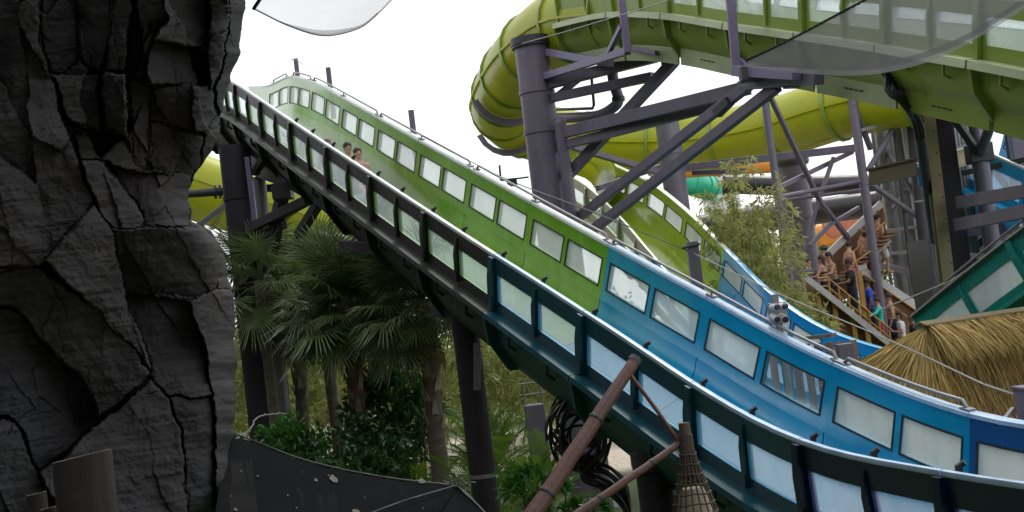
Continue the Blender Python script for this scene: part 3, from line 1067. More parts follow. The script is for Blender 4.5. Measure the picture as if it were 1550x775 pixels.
# pale strip along the ledge on this side, vent slots in the skirt
for i in range(len(Cj) - 1):
    mb = MB()
    rr = [[PC.at(i + q, -a, n) for a, n in ((.85, -.812), (1.095, -.812), (1.10, -.93), (1.085, -.93), (1.08, -.818), (.85, -.8195))] for q in np.linspace(.01, .99, 5)]
    mb.sweep(rr)
    fix_normals(mb.build('ledge_strip', mt['pale'], slideC))
    mb = MB()
    rr = [[PC.at(i + q, -a, n) for a, n in ((.60, -1.30), (.66, -1.30), (.60, -1.84), (.56, -1.84))] for q in np.linspace(.025, .975, 4)]
    mb.sweep(rr)
    sk = mb.build('skirt_panel', mt['pale'] if i < 5 else mt['olive'], slideC)
    fix_normals(sk)
    for q in (.4, .46, .52, .58):
        mb = MB()
        p, T, la, nn = PC.frame(i + q)
        c = PC.at(i + q, -.629, -1.66)
        mb.box(c, T * .045, la * .006, nn * .010)
        mb.build('vent_slot', mt['gasket'], sk)
handrail(slideC, PC, len(Cj) - 5.2, len(Cj) - 3.4, -.95)
handrail(slideC, PC, len(Cj) - 7.6, len(Cj) - 5.5, -.95)

# --- blue slide behind the tower and teal slide beside the hut
D = [P(*q) for q in ((1466, 182, 25.9), (1500, 199, 25.2), (1570, 232, 24), (1680, 280, 22.4))]
Dj = resample(catmull(D), 2.3)
slideD = thing('water_slide', 'light blue slide descending behind the grey service tower', 'water slide', tuple(Dj[len(Dj) // 2] * [1, 1, 0]))
make_slide(slideD, Dj, 1.75, ['cyan'] * 9, ['rim'] * 9, drains=False)
Ee = [P(*q) for q in ((1442, 474, 22.), (1490, 438, 21.3), (1555, 386, 20.4), (1660, 305, 19.2), (1780, 220, 18))][::-1]
Ej = resample(catmull(Ee), 2.6)
slideE = thing('water_slide', 'teal slide sloping up above the thatched roof, pipe rail on its rim', 'water slide', tuple(Ej[len(Ej) // 2] * [1, 1, 0]))
PE = make_slide(slideE, Ej, 1.6, ['teal'] * 9, ['greysteel'] * 9, drains=False)
for sg in (-.85, .85):
    handrail(slideE, PE, .3, len(Ej) - 1.3, sg)


# ------------------------------------------------------------------ tube flumes
def make_tube(name, label, pts, r, L, mat, ringmat, seg=20, ring_w=.05, ring_h=.06, seam=True, group=None, saddle=None):
    j = resample(catmull(pts), L)
    pa = Path(j)
    t = thing(name, label, 'tube slide', tuple(j[len(j) // 2] * [1, 1, 0]), group)
    ang = np.arange(seg) * 2 * math.pi / seg
    for i in range(len(j) - 1):
        mb = MB()
        rr, r2 = [], []
        for q in np.linspace(.0, 1., 6):
            rr.append([pa.at(i + q, r * math.cos(a), r * math.sin(a)) for a in ang])
        mb.sweep(rr, cap=False)
        rr = [[pa.at(i + q, (r - .04) * math.cos(a), (r - .04) * math.sin(a)) for a in ang[::-1]] for q in np.linspace(0, 1, 6)]
        mb.sweep(rr, cap=False)
        sec = mb.build('tube_section', mt[mat], t, smooth=60)
        if seam:
            for sg in (-1, 1):
                sb = MB()
                rr = []
                for q in np.linspace(.02, .98, 5):
                    rr.append([pa.at(i + q, sg * (r + a), b) for a, b in ((-.01, -.025), (.05, -.025), (.05, .025), (-.01, .025))])
                sb.sweep(rr)
                fix_normals(sb.build('seam_flange', mt[mat], sec))
    for i in range(len(j)):
        mb = MB()
        rr = []
        dw = ring_w / L
        for q, rad in ((-dw, r - .001), (-dw, r + ring_h), (dw, r + ring_h), (dw, r - .001)):
            rr.append([pa.at(np.clip(i + q, 0, len(j) - 1) if 0 < i < len(j) - 1 else i + 0 * q + (q if 0 < i + q < len(j) - 1 else 0), rad * math.cos(a), rad * math.sin(a)) for a in ang])
        mb.sweep(rr, cap=False)
        fix_normals(mb.build('ring_flange', mt[ringmat], t, smooth=30))
    return t, pa, j


c0 = Cj[0]
T0 = nrm(Cj[0] - Cj[1])
tube1 = [c0 + np.array([0, 0, -.75]) - T0 * 1.2, c0 + np.array([0, 0, -.7]) + T0 * 1.0, P(808, 78, 33.4), P(772, 128, 36.3), P(762, 166, 39.5), P(800, 196, 41.6), P(880, 214, 42.2),
         P(980, 219, 41.8), P(1080, 212, 41.2), P(1180, 192, 40), P(1290, 158, 38), P(1400, 138, 37), P(1500, 133, 36.5)]
tubeT, PT, Tj = make_tube('tube_slide', 'big lime green enclosed tube slide curling round behind the tall purple column', tube1, .93, 2.2, 'lime', 'olive')
# steel saddles under the bend
for k in (3, 5):
    mb = MB()
    p, T, la, nn = PT.frame(k + .5)
    rr = []
    for a in np.linspace(RAD(200), RAD(340), 9):
        c = p + la * math.cos(a) * 1.0 + nn * math.sin(a) * 1.0
        o = (la * math.cos(a) + nn * math.sin(a))
        rr.append([c - T * .09, c + T * .09, c + T * .09 + o * .16, c - T * .09 + o * .16])
    mb.sweep(rr)
    fix_normals(mb.build('saddle', mt['purple'], tubeT))

tube2 = [P(240, 262, 41.), P(300, 288, 41.5), P(370, 304, 42), P(440, 326, 42.5), P(520, 356, 43), P(600, 400, 44)]
make_tube('tube_slide', 'lime green tube slide passing low behind the palm tops', tube2, 1.05, 1.9, 'lime', 'olive')
tube3 = [P(935, 296, 42), P(895, 283, 40.5), P(872, 268, 39.), P(878, 266, 37.6)]
make_tube('tube_slide', 'short lime tube mouth feeding the curving second slide', [P(868, 300, 41), P(872, 280, 39.6), P(884, 272, 38.0), P(893, 272, 37.2)], .78, 1.6, 'lime', 'olive')
make_tube('tube_slide', 'black tube slide crossing behind the bamboo, the thinner upper run', [P(1095, 279, 50), P(1150, 281, 50), P(1230, 281, 49), P(1330, 278, 48)], .36, 2.4, 'black', 'black', seam=False, seg=16)
make_tube('tube_slide', 'black tube slide crossing behind the bamboo, the wider lower run', [P(1040, 348, 49), P(1100, 338, 49), P(1200, 325, 48), P(1330, 308, 47)], .46, 2.4, 'black', 'black', seam=False, seg=16)
make_tube('tube_slide', 'small emerald green tube in the distance behind the second column', [P(1030, 275, 66), P(1052, 278, 66), P(1072, 284, 67)], .62, .7, 'emerald', 'emerald', seam=False, seg=16)
make_tube('tube_slide', 'orange tube rounding a bend above the stair landing', [P(1225, 354, 58), P(1243, 357, 57), P(1256, 354, 58), P(1268, 348, 60)], .5, 1.2, 'orange', 'orange', seam=False, seg=16)
make_tube('tube_slide', 'coral pink tube above the stair landing', [P(1258, 342, 54), P(1285, 334, 53.), P(1318, 326, 53.5), P(1350, 320, 55)], .5, 1.4, 'coral', 'coral', seam=False, seg=18)
make_tube('tube_slide', 'orange tube glimpsed under the lime tube behind the second column', [P(985, 262, 60), P(1040, 256, 60), P(1110, 252, 60), P(1190, 247, 60)], .4, 1.6, 'orange', 'orange', seam=False, seg=14)
make_tube('tube_slide', 'coral pink tube low behind the purple fork column', [P(1480, 372, 40), P(1520, 368, 40), P(1580, 360, 40)], .3, 1.5, 'coral', 'coral', seam=False, seg=14)

# ------------------------------------------------------------------ steel
def column(label, x, ytop, d, r, mat='purple', top_flange=True, bands=(), zbot=0., group=None, name='steel_column', x2=None, n=22):
    """round steel column standing on the ground, top seen at pixel (x, ytop)"""
    p = P(x, ytop, d)
    base = np.array([p[0], p[1], zbot])
    t = thing(name, label, 'column', tuple(base), group)
    mb = MB()
    mb.tube([base, p], r, n)
    mb.build('shaft', mt[mat], t, smooth=50)
    if top_flange:
        f = MB()
        f.tube([p - [0, 0, .16], p - [0, 0, .10]], r * 1.16, n)
        f.tube([p - [0, 0, .099], p + [0, 0, .06]], r * 1.2, n)
        f.build('top_flange', mt['darksteel'], t, smooth=40)
    for z in bands:
        f = MB()
        c = np.array([p[0], p[1], z])
        f.tube([c - [0, 0, .05], c + [0, 0, .05]], r * 1.06, n)
        f.build('band', mt[mat], t, smooth=40)
    f = MB()
    f.box(base + [0, 0, .03], [r * 1.7, 0, 0], [0, r * 1.7, 0], [0, 0, .03])
    f.build('base_plate', mt['darksteel'], t)
    return t


def strut(t, a, b, da, db, w, mat='purple', name='brace', h=None, kind='beam'):
    """a steel member of thing t between two sighted points; w in metres"""
    mb = MB()
    p, q = P(a[0], a[1], da), P(b[0], b[1], db)
    if kind == 'pipe': mb.tube([p, q], w / 2, 10)
    elif kind == 'i': mb.ibeam(p, q, w, h or w)
    else: mb.beam(p, q, w, h or w)
    return mb.build(name, mt[mat], t, smooth=40 if kind == 'pipe' else None, bevel=.008 if kind == 'beam' else 0)


def zz(y, x, d): return P(x, y, d)[2]


# tall purple column and the bracket that carries the overhead slide
c1 = column('tallest round purple-grey steel column carrying the overhead slide', 803, 62, 31., .40, bands=(zz(201, 817, 31), zz(140, 811, 31)))
strut(c1, (824, 116), (950, 77), 30.7, 26.7, .15, 'lavender')
strut(c1, (829, 79), (925, 96), 30.7, 28., .15, 'lavender')
strut(c1, (938, -30), (950, 79), 26.5, 26.6, .15, 'lavender', 'upright')
strut(c1, (941, 40), (918, 86), 26.55, 27.6, .10, 'lavender')
strut(c1, (834, 126), (992, 86), 30.7, 28.8, .2, 'purple', 'bracket_arm', .24)
strut(c1, (837, 148), (988, 116), 30.7, 28.9, .17, 'purple', 'bracket_arm', .2)
strut(c1, (857, 268), (1021, 92), 30.7, 28.3, .19, 'purple', 'bracket_arm', .22)
strut(c1, (840, 204), (1132, 133), 30.7, 25.2, .18, 'purple', 'bracket_arm', .26)
strut(c1, (841, 223), (1092, 158), 30.7, 26.3, .15, 'purple', 'bracket_arm', .2)
strut(c1, (838, 150), (880, 116), 30.7, 31., .16, 'purple')
strut(c1, (842, 196), (985, 178), 33.4, 36., .16, 'purple')
strut(c1, (866, 222), (1000, 262), 33.4, 37., .15, 'purple')
strut(c1, (905, 285), (1000, 252), 36., 39., .15, 'purple')
sb = MB()
sb.box(P(985, 78, 28.0), nrm(PC.frame(3)[1]) * .62, np.array([.25, .3, 0]), np.array([0, 0, .05]))
sb.build('bearing_plate', mt['purple'], c1, bevel=.01)
for k, (x, y) in enumerate(((972, 80), (1000, 78), (1012, 86))):
    sb = MB()
    sb.box(P(x, y, 28.3), [.16, 0, 0], [0, .16, 0], [0, 0, .13])
    sb.build('bearing_block', mt['darksteel'], c1, bevel=.01)
# drain pipes beside the column
pp = thing('drain_pipe', 'thick grey drain pipe bending under the overhead slide beside the tallest column', 'pipe', tuple(G(935, 30.5)))
mb = MB()
mb.tube(catmull([P(925, 92, 30.), P(929, 125, 30), P(936, 150, 30), P(928, 163, 30.1), P(905, 175, 30.6), P(870, 178, 31.5), P(838, 179, 32.5)], 6), .125, 12)
mb.build('pipe_run', mt['purple'], pp, smooth=50)
for (x, y, d) in ((936, 150, 30), (907, 174, 30.6)):
    mb = MB()
    c = P(x, y, d)
    mb.tube([c - [.0, 0, .05], c + [.0, 0, .05]], .15, 12)
    mb.build('coupling', mt['darksteel'], pp, smooth=40)
pp = thing('conduit', 'thin bent conduit hanging under the bracket arms of the tallest column', 'pipe', tuple(G(897, 31.)))
mb = MB()
mb.tube([P(895, 112, 30.6), P(899, 159, 30.6), P(897, 164, 30.7), P(839, 166, 32.4)], .035, 8)
mb.build('conduit_run', mt['purple'], pp, smooth=50)
pp = thing('standpipe', 'vertical purple standpipe with rounded top hugging the tallest column', 'pipe', tuple(G(862, 31.8)))
a_, b_ = P(848, 186, 30.4), P(868, 345, 30.4)
base = np.array([a_[0], a_[1], 0])
mb = MB()
mb.tube([base, a_], .14, 12)
mb.tube([a_ + [0, 0, .001], a_ + [.0, 0, .08], a_ + [-.04, 0, .12]], [.14, .12, .05], 12)
mb.build('pipe_run', mt['purple'], pp, smooth=50)

# second column and its long twin struts
c2 = column('second round purple column, shorter, behind the long twin struts', 1007, 166, 38., .34, bands=(zz(232, 1015, 38),))
c2b = thing('strut_frame', 'long twin diagonal struts rising to the bracket under the overhead slide', 'strut', tuple(G(873, 30)))
strut(c2b, (873, 331), (1142, 122), 30.5, 24.3, .15, 'purple', 'strut', .2)
strut(c2b, (897, 348), (1177, 130), 29.5, 23.6, .15, 'purple', 'strut', .2)
strut(c2b, (1103, -30), (1115, 108), 23.2, 23.3, .15, 'lavender', 'upright')
strut(c2b, (1113, 107), (1206, 113), 23.3, 21.8, .18, 'lavender', 'bearing_beam')
strut(c2b, (1120, 90), (1135, 104), 23.3, 23.1, .07, 'lavender')
strut(c2b, (1126, 122), (1240, 117), 23.6, 21.6, .2, 'purple', 'bearing_beam', .24)
strut(c2b, (1120, 130), (1260, 120), 24.3, 22.5, .16, 'purple', 'bearing_beam')
for x, y in ((1135, 112), (1165, 110), (1222, 110)):
    sb = MB()
    sb.box(P(x, y, 23.), [.17, 0, 0], [0, .17, 0], [0, 0, .12])
    sb.build('bearing_block', mt['darksteel'], c2b, bevel=.01)
strut(c2b, (1085, 172), (1105, 152), 25.3, 24.9, .17, 'darksteel', 'gusset')
strut(c2b, (1035, 254), (1295, 224), 39., 36., .16, 'purple', 'cross_beam', .2)
strut(c2b, (1048, 262), (1130, 258), 39., 38.5, .14, 'purple', 'cross_beam')
strut(c2b, (1188, 131), (1262, 130), 23., 30., .08, 'purple', 'cross_beam')

# slender posts with X bracing
c3 = column('slender purple post with crossed braces standing in the bamboo', 1156, 138, 35., .10, top_flange=False)
strut(c3, (1163, 140), (1241, 304), 34.8, 36.5, .12, 'purple')
strut(c3, (1241, 304), (1285, 362), 36.5, 37.5, .12, 'purple')
strut(c3, (1168, 289), (1290, 230), 35.5, 37.5, .12, 'purple')
strut(c3, (1181, 298), (1308, 273), 35.3, 37.0, .12, 'purple', kind='pipe')
strut(c3, (1176, 305), (1308, 287), 36.3, 38.0, .10, 'purple', kind='pipe')
strut(c3, (1239, 303), (1214, 392), 36.5, 36.5, .11, 'purple')
strut(c3, (1226, 372), (1256, 340), 36.6, 36.8, .11, 'purple')
strut(c3, (1256, 340), (1300, 314), 36.8, 38.0, .10, 'purple')
strut(c3, (1262, 238), (1239, 303), 36.7, 36.5, .10, 'purple')
c4 = column('thick purple column among the black tubes behind the bamboo', 1196, 243, 43., .50, bands=(zz(330, 1206, 43),))
c5 = column('slim purple post at the corner of the service tower', 1287, 126, 37.1, .128, top_flange=False)
strut(c5, (1292, 158), (1318, 226), 37., 37.4, .13, 'purple')
strut(c5, (1314, 258), (1368, 168), 37., 37.6, .16, 'purple', kind='pipe')
strut(c5, (1318, 279), (1392, 330), 37., 37.6, .16, 'purple', kind='pipe')
strut(c5, (1300, 198), (1372, 180), 37., 37.6, .10, 'greysteel')

# left-hand supports of the main slide
k1 = column('broad shade-darkened purple column under the slide top beside the rock', 354, 222, 30.2, .35, 'purpleshade', top_flange=False, bands=(zz(300, 362, 30.2), zz(470, 382, 30.2)))
strut(k1, (374, 238), (389, 360), 29.7, 29.7, .11, 'lavender', 'conduit')
strut(k1, (429, 288), (404, 410), 28.8, 29.8, .24, 'darksteel')
strut(k1, (368, 351), (466, 303), 30., 28., .2, 'darksteel')
strut(k1, (372, 368), (430, 340), 30., 29., .16, 'darksteel')
strut(k1, (482, 308), (452, 356), 27.7, 28.6, .18, 'darksteel')
strut(k1, (386, 262), (400, 238), 30., 29.6, .15, 'darksteel')
sb = MB()
sb.box(P(428, 290, 28.7), [.2, 0, 0], [0, .24, 0], [0, 0, .17])
sb.build('bearing_block', mt['darksteel'], k1, bevel=.01)
column('grey pipe column just behind the broad column by the rock', 392, 268, 31.5, .15, 'greysteel', top_flange=False)
pp = thing('flanged_pipe', 'dark horizontal flanged pipe passing behind the broad column by the rock', 'pipe', tuple(G(340, 27)))
mb = MB()
mb.tube([P(250, 296, 32), P(420, 284, 32.5)], .10, 12)
mb.build('pipe_run', mt['darksteel'], pp, smooth=50)
for x in (326, 333, 395):
    mb = MB()
    c = P(x, 296 - (x - 250) * .0706, 32. + (x - 250) / 340.)
    ax = nrm(P(420, 284, 32.5) - P(250, 296, 32))
    mb.tube([c - ax * .03, c + ax * .03], .17, 14)
    mb.build('pipe_flange', mt['darksteel'], pp, smooth=40)
pp = thing('strut_frame', 'pale grey crossed struts beside the rock below the lime tube', 'strut', tuple(G(325, 30)))
strut(pp, (296, 346), (345, 308), 33, 33, .12, 'greysteel', 'strut')
strut(pp, (300, 336), (350, 400), 33.2, 33.2, .12, 'greysteel', 'strut')
k2 = column('dark tapering column holding the main slide beside the bright fronds', 702, 476, 20.6, .205, 'purpleshade', top_flange=False)
f = MB()
c = P(733, 718, 20.6)
cc = WOFF[k2]
f.tube([np.array([cc[0], cc[1], c[2] - .03]), np.array([cc[0], cc[1], c[2] + .03])], .212, 22)
f.build('strap', mt['greysteel'], k2, smooth=40)
strut(k2, (722, 520), (722, 590), 20.2, 20.2, .10, 'greysteel', 'conduit')
strut(k2, (664, 470), (745, 470), 21.2, 19.8, .3, 'darksteel', 'saddle_beam', .22)
k3 = column('short dark column under the blue part of the main slide', 985, 690, 15.4, .2, 'purpleshade')
k4 = column('slim dark pipe column beside the hanging wicker lamp', 1008, 690, 16.2, .05, 'darksteel', top_flange=False)
sl = thing('saddle_beam', 'dark steel stub beam sticking out under the green part of the main slide', 'beam', tuple(G(550, 22)))
strut(sl, (521, 373), (590, 378), 24., 23.2, .25, 'darksteel', 'beam_body', .22)
# square post with cable bracket, behind
bp_ = P(808, 612, 26.)
t = thing('square_post', 'purple square hollow post topped by a steel cable bracket behind the main slide', 'post', (bp_[0], bp_[1], 0))
mb = MB()
mb.beam([bp_[0], bp_[1], 0], bp_, .40, .40, up=(0, 1, 0))
mb.build('post_body', mt['purple'], t, bevel=.02)
for s1 in (-1, 1):
    mb = MB()
    mb.tube([bp_ + [s1 * .17, 0, -.02], bp_ + [s1 * .17, 0, .40]], .018, 8)
    mb.build('bracket_rod', mt['greysteel'], t)
for z in (.2, .42):
    mb = MB()
    mb.tube([bp_ + [-.25, 0, z], bp_ + [.25, 0, z]], .018, 8)
    mb.build('bracket_rod', mt['greysteel'], t)
bp_ = P(1047, 366, 24.2)
t = thing('square_post', 'short purple square post standing behind the rim where green turns blue', 'post', (bp_[0], bp_[1], 0))
mb = MB()
mb.beam([bp_[0], bp_[1], 0], bp_, .21, .21, up=(0, 1, 0))
mb.build('post_body', mt['purple'], t, bevel=.012)
mb = MB()
mb.tube([bp_ + [-.2, -.12, -.1], bp_ + [.12, -.12, -.06]], .025, 8)
mb.build('cable_clamp', mt['darksteel'], t)
bp_ = P(1549, 588, 13.2)
t = thing('square_post', 'purple capped square post in front of the thatched roof, cable tied to it', 'post', (bp_[0] + .1, bp_[1], 0))
mb = MB()
mb.beam([bp_[0] + .1, bp_[1], 0], bp_ + [.1, 0, 0], .30, .30, up=(0, 1, 0))
mb.build('post_body', mt['navy2'] if 'navy2' in mt else mt['lavender'], t, bevel=.012)
mb = MB()
mb.box(bp_ + [.1, 0, .01], [.17, 0, 0], [0, .17, 0], [0, 0, .012])
mb.build('post_cap', mt['purple'], t)
mb = MB()
mb.beam(P(1495, 668, 13.), P(1534, 618, 13.2), .05, .03)
mb.build('knee_brace', mt['greysteel'], t)
mb = MB()
mb.beam(P(1490, 582, 13.1), P(1532, 596, 13.15), .05, .018)
mb.build('cable_clamp', mt['whiteboard'], t)

# ------------------------------------------------------------------ service tower
tw = thing('service_tower', 'steel service tower with tan beams, grey cladding and a dark main column', 'tower', tuple(G(1420, 26)))
q0, q1 = P(1415, 150, 22.), P(1456, 460, 22.)
strut(tw, (1416, 146), (1458, 470), 22.2, 22.4, .36, 'purpleshade', 'main_column', .36)
mb = MB()
mb.ibeam(P(1400, 148, 21.7), P(1439, 470, 21.9), .19, .22, up=(0, 1, 0))
mb.build('tan_column', mt['tan'], tw)
mb = MB()
mb.ibeam(P(1316, 268, 23.6), P(1388, 252, 22.4), .14, .30)
mb.build('tan_beam', mt['tan'], tw)
mb = MB()
mb.ibeam(P(1436, 244, 22.6), P(1476, 232, 23.4), .14, .30)
mb.build('tan_beam', mt['tan'], tw)
# bolts along the tan column
for k in range(9):
    mb = MB()
    c = P(1409.5 + 40 * (k / 9.) , 165 + 300 * k / 9., 21.55)
    mb.box(c, [.010, 0, 0], [0, .012, 0], [0, 0, .014])
    mb.build('bolt', mt['darksteel'], tw)


def corr(t, xa, ya, xb, yb, d, nfold, mat='corr'):
    """one corrugated sheet, real folds"""
    pts, fcs = [], []
    tl, br = P(xa, ya, d), P(xb, yb, d)
    lx = np.array([br[0] - tl[0], 0, 0])
    n = nfold * 4
    for k in range(n + 1):
        ph = k % 4
        dy = (0, -.035, -.035, 0)[ph]
        p = tl + lx * k / n
        for (z, th) in ((tl[2], 0), (br[2], 0), (br[2], .01), (tl[2], .01)):
            pts.append([p[0], p[1] + dy + th, z])
    m_ = MB()
    f_ = []
    for k in range(n):
        for a in range(4):
            b = (a + 1) % 4
            f_.append((k * 4 + a, k * 4 + b, (k + 1) * 4 + b, (k + 1) * 4 + a))
    m_.add(pts, f_)
    o = m_.build('corrugated_panel', mt[mat], t)
    fix_normals(o)
    return o


corr(tw, 1424, 140, 1476, 236, 24.6, 8)
corr(tw, 1432, 236, 1484, 330, 24.65, 8)
corr(tw, 1444, 330, 1494, 480, 24.7, 8)
mb = MB()
mb.box((P(1398, 150, 38.2) + P(1410, 470, 38.2)) / 2 + [.18, 0, 0], [.62, 0, 0], [0, .06, 0], [0, 0, 3.0])
mb.build('cladding_panel', mt['corr'], tw)
for (x0, x1, d, r, m_) in ((1334, 1372, 26.9, .10, 'corr'), (1366, 1402, 26.6, .09, 'greysteel'), (1322, 1360, 26.5, .13, 'greysteel'), (1350, 1390, 25.8, .15, 'greysteel'), (1372, 1404, 25., .12, 'darksteel'), (1338, 1372, 27.2, .06, 'corr'),
                           (1362, 1397, 26.4, .05, 'corr'), (1380, 1418, 22.9, .035, 'corr'), (1310, 1346, 27., .04, 'greysteel'), (1343, 1379, 25., .035, 'darksteel')):
    if x1 < 1410: d, r = d * 1.5, r * 1.5
    mb = MB()
    mb.tube([P(x0, 112, d), P(x1, 410, d), G(x1 + 8, d, .0)], r, 12)
    mb.build('service_pipe', mt[m_], tw, smooth=50)
for (a, b, da, db, w) in (((1455, 306), (1560, 288), 21.6, 19.2, .2), ((1452, 340), (1560, 318), 21.6, 19.2, .2), ((1300, 300), (1420, 276), 26.5, 25, .05), ((1344, 384), (1420, 378), 26.5, 25, .07),
                          ((1436, 320), (1478, 308), 24, 24, .07), ((1436, 232), (1462, 222), 24, 24, .09), ((1436, 384), (1500, 390), 24, 24, .1), ((1385, 306), (1424, 300), 22.6, 22.4, .03)):
    if b[0] <= 1424: da, db, w = da * 1.5, db * 1.5, w * 1.5
    strut(tw, a, b, da, db, w, 'purple' if w > .15 else 'greysteel', 'girt')
fk = thing('fork_column', 'forked purple column behind the tower, two arms reaching up to the overhead slide', 'column', tuple(G(1490, 21.5)))
mb = MB()
a_ = P(1482, 232, 22.)
mb.tube([[a_[0], a_[1], 0], a_], .14, 14)
mb.build('shaft', mt['purple'], fk, smooth=50)
for (xx, yy, dd) in ((1464, 140, 21.5), (1478, 150, 22.6), (1508, 164, 20.6)):
    mb = MB()
    mb.tube([a_ - [0, 0, .05], P(xx, yy, dd)], .085, 10)
    mb.build('fork_arm', mt['purple'], fk, smooth=50)
strut(fk, (1426, 152), (1474, 222), 21., 21.8, .11, 'darksteel', 'brace')
strut(fk, (1448, 190), (1430, 160), 21.4, 22.4, .08, 'darksteel', 'brace')
mb = MB()
mb.box(a_, [.2, 0, 0], [0, .15, 0], [0, 0, .16])
mb.build('gusset', mt['darksteel'], fk, bevel=.02)
strut(fk, (1500, 380), (1545, 340), 23, 22, .08, 'greysteel', 'brace')
strut(fk, (1520, 300), (1580, 390), 24, 24, .1, 'darksteel', 'brace')
for (a, b, da, db, w, mm) in (((1458, 262), (1560, 240), 24.5, 23, .10, 'darksteel'), ((1470, 380), (1560, 300), 25, 24.5, .12, 'darksteel'), ((1500, 250), (1560, 330), 25, 24.6, .12, 'darksteel'),
                          ((1462, 352), (1560, 340), 24.6, 23.4, .16, 'purple'), ((1480, 395), (1560, 384), 24.6, 23.4, .2, 'darksteel'), ((1536, 200), (1572, 470), 24.4, 24.2, .22, 'purple'),
                          ((1404, 180), (1418, 300), 23.4, 23.4, .1, 'darksteel'), ((1330, 210), (1394, 310), 26.8, 25, .07, 'darksteel'), ((1338, 330), (1398, 262), 26.8, 25, .07, 'greysteel'),
                          ((1322, 352), (1412, 340), 26.6, 25, .06, 'greysteel'), ((1330, 400), (1412, 420), 26.6, 25, .12, 'purple')):
    if b[0] <= 1420: da, db, w = da * 1.5, db * 1.5, w * 1.5
    strut(tw, a, b, da, db, w, mm, 'girt')
for (x0, x1, d, r, m_) in ((1330, 1366, 28.2, .07, 'purpleshade'), (1356, 1393, 27.6, .09, 'purpleshade'), (1384, 1420, 26.2, .10, 'purpleshade'), (1468, 1506, 25.8, .08, 'purpleshade'), (1444, 1484, 25.5, .1, 'darksteel'), (1520, 1556, 25.4, .08, 'darksteel')):
    if x1 < 1425: d, r = d * 1.5, r * 1.5
    mb = MB()
    mb.tube([P(x0, 150, d), P(x1, 440, d), G(x1 + 8, d, 0.)], r, 10)
    mb.build('back_column', mt[m_], tw, smooth=50)
for k in range(7):
    y0 = 190 + 34 * k
    strut(tw, (1320 + 4 * k, y0), (1384 + 4 * k, y0 + (28 if k % 2 else -30)), 42., 39.5, .09, 'darksteel', 'lattice_bar')
    strut(tw, (1322 + 4 * k, y0 + 8), (1392 + 4 * k, y0 - 2), 41.8, 39., .075, 'darksteel', 'lattice_bar')
# a dim plant room behind the tower closes the view there
mb = MB()
pr = P(1500, 300, 30)
mb.box([pr[0] + .4, pr[1], 2.6], [2.2, 0, 0], [0, .8, 0], [0, 0, 2.6])
t = mb.build('plant_room', mt['darksteel'], None, label='dark machine room wall behind the tower and forked column', cat='building')
props(t, kind='thing')

# cable bundle under the overhead slide
cb = thing('cable_bundle', 'bundle of black cables drooping from under the overhead slide into the tower', 'cables', tuple(G(1370, 20.5)))
for k in range(14):
    x = 1340 + k * 3.2
    e = (1384 + (k % 5) * 2.6, 186 + (k % 3) * 2)
    mb = MB()
    dd = 20.2 + .04 * k
    sag = random.uniform(0, 16)
    mb.tube(catmull([P(x, 108, dd), P(x + 1, 118, dd), P(x + 4 - sag * .5, 132 + sag, dd - .1), P((x + e[0]) / 2, 152 + sag * .5, dd - .15), P(*e, 20.6), P(e[0] + 4, e[1] + 22, 20.7)], 5), .024, 6)
    mb.build('cable', mt['black'], cb, smooth=60)
mb = MB()
mb.tube([P(1390, 186, 20.75), P(1420, 400, 23.4), P(1432, 490, 24.2)], .085, 12)
mb.build('conduit', mt['darksteel'], cb, smooth=50)
# hose coil under the blue part
hc = thing('hose_coil', 'tangled coil of black hoses hanging under the blue part of the main slide', 'hoses', tuple(G(880, 17.5)))
for k in range(22):
    mb = MB()
    cx, cy = 872 + random.gauss(0, 9), 650 + random.gauss(0, 14)
    rx, ry = random.uniform(22, 46), random.uniform(30, 58)
    a0 = random.uniform(0, 6.28)
    pts = []
    dd = 17.4 + random.gauss(0, .12)
    for q in np.linspace(0, random.uniform(4.2, 6.9), 26):
        pts.append(P(cx + rx * math.cos(a0 + q) + q * 1.2, cy + ry * math.sin(a0 + q), dd + .1 * math.sin(2 * q + k)))
    mb.tube(pts, .019, 6)
    mb.build('hose', mt['black'], hc, smooth=60)
for k in range(16):
    mb = MB()
    y0 = 690 + k * 2.4
    dd = 17.3 + random.gauss(0, .08)
    mb.tube(catmull([P(850 + k * 2, 668 + k * 3, dd), P(885, y0 + random.uniform(-4, 6), dd), P(925, 704 + k * 3 + random.uniform(-5, 5), dd), P(950, 740 + k * 3, dd), P(955, 830, dd)], 6), .02, 6)
    mb.build('hose', mt['black'], hc, smooth=60)
# security cameras
sc_t = thing('security_camera_cluster', 'white and grey security cameras bunched on a short mast behind the blue rim', 'camera', tuple(G(1180, 15.9)))
mb = MB()
mb.beam([*G(1180, 15.95)[:2], 1.2], P(1172, 445, 15.95), .085, .06, up=(0, 1, 0))
mb.build('mast', mt['greysteel'], sc_t, bevel=.008)
mb = MB()
mb.box(P(1177, 474, 15.92), [.11, 0, 0], [0, .03, 0], [0, 0, .13])
mb.build('junction_box', mt['greysteel'], sc_t, bevel=.01)
for (x, y, dx, dy) in ((1168, 466, 16, -2), (1180, 464, 16, 0), (1169, 479, 14, 9), (1182, 479, 13, 8)):
    b = P(x, y, 15.8)
    ax = nrm(P(x + dx, y + dy, 15.55) - b)
    mb = MB()
    mb.tube([b, b + ax * .14], [.042, .045], 12)
    cbod = mb.build('camera_body', mt['whiteboard'], sc_t, smooth=40)
    mb = MB()
    mb.tube([b + ax * .1401, b + ax * .165], [.038, .03], 12)
    mb.build('lens', mt['black'], cbod, smooth=40)
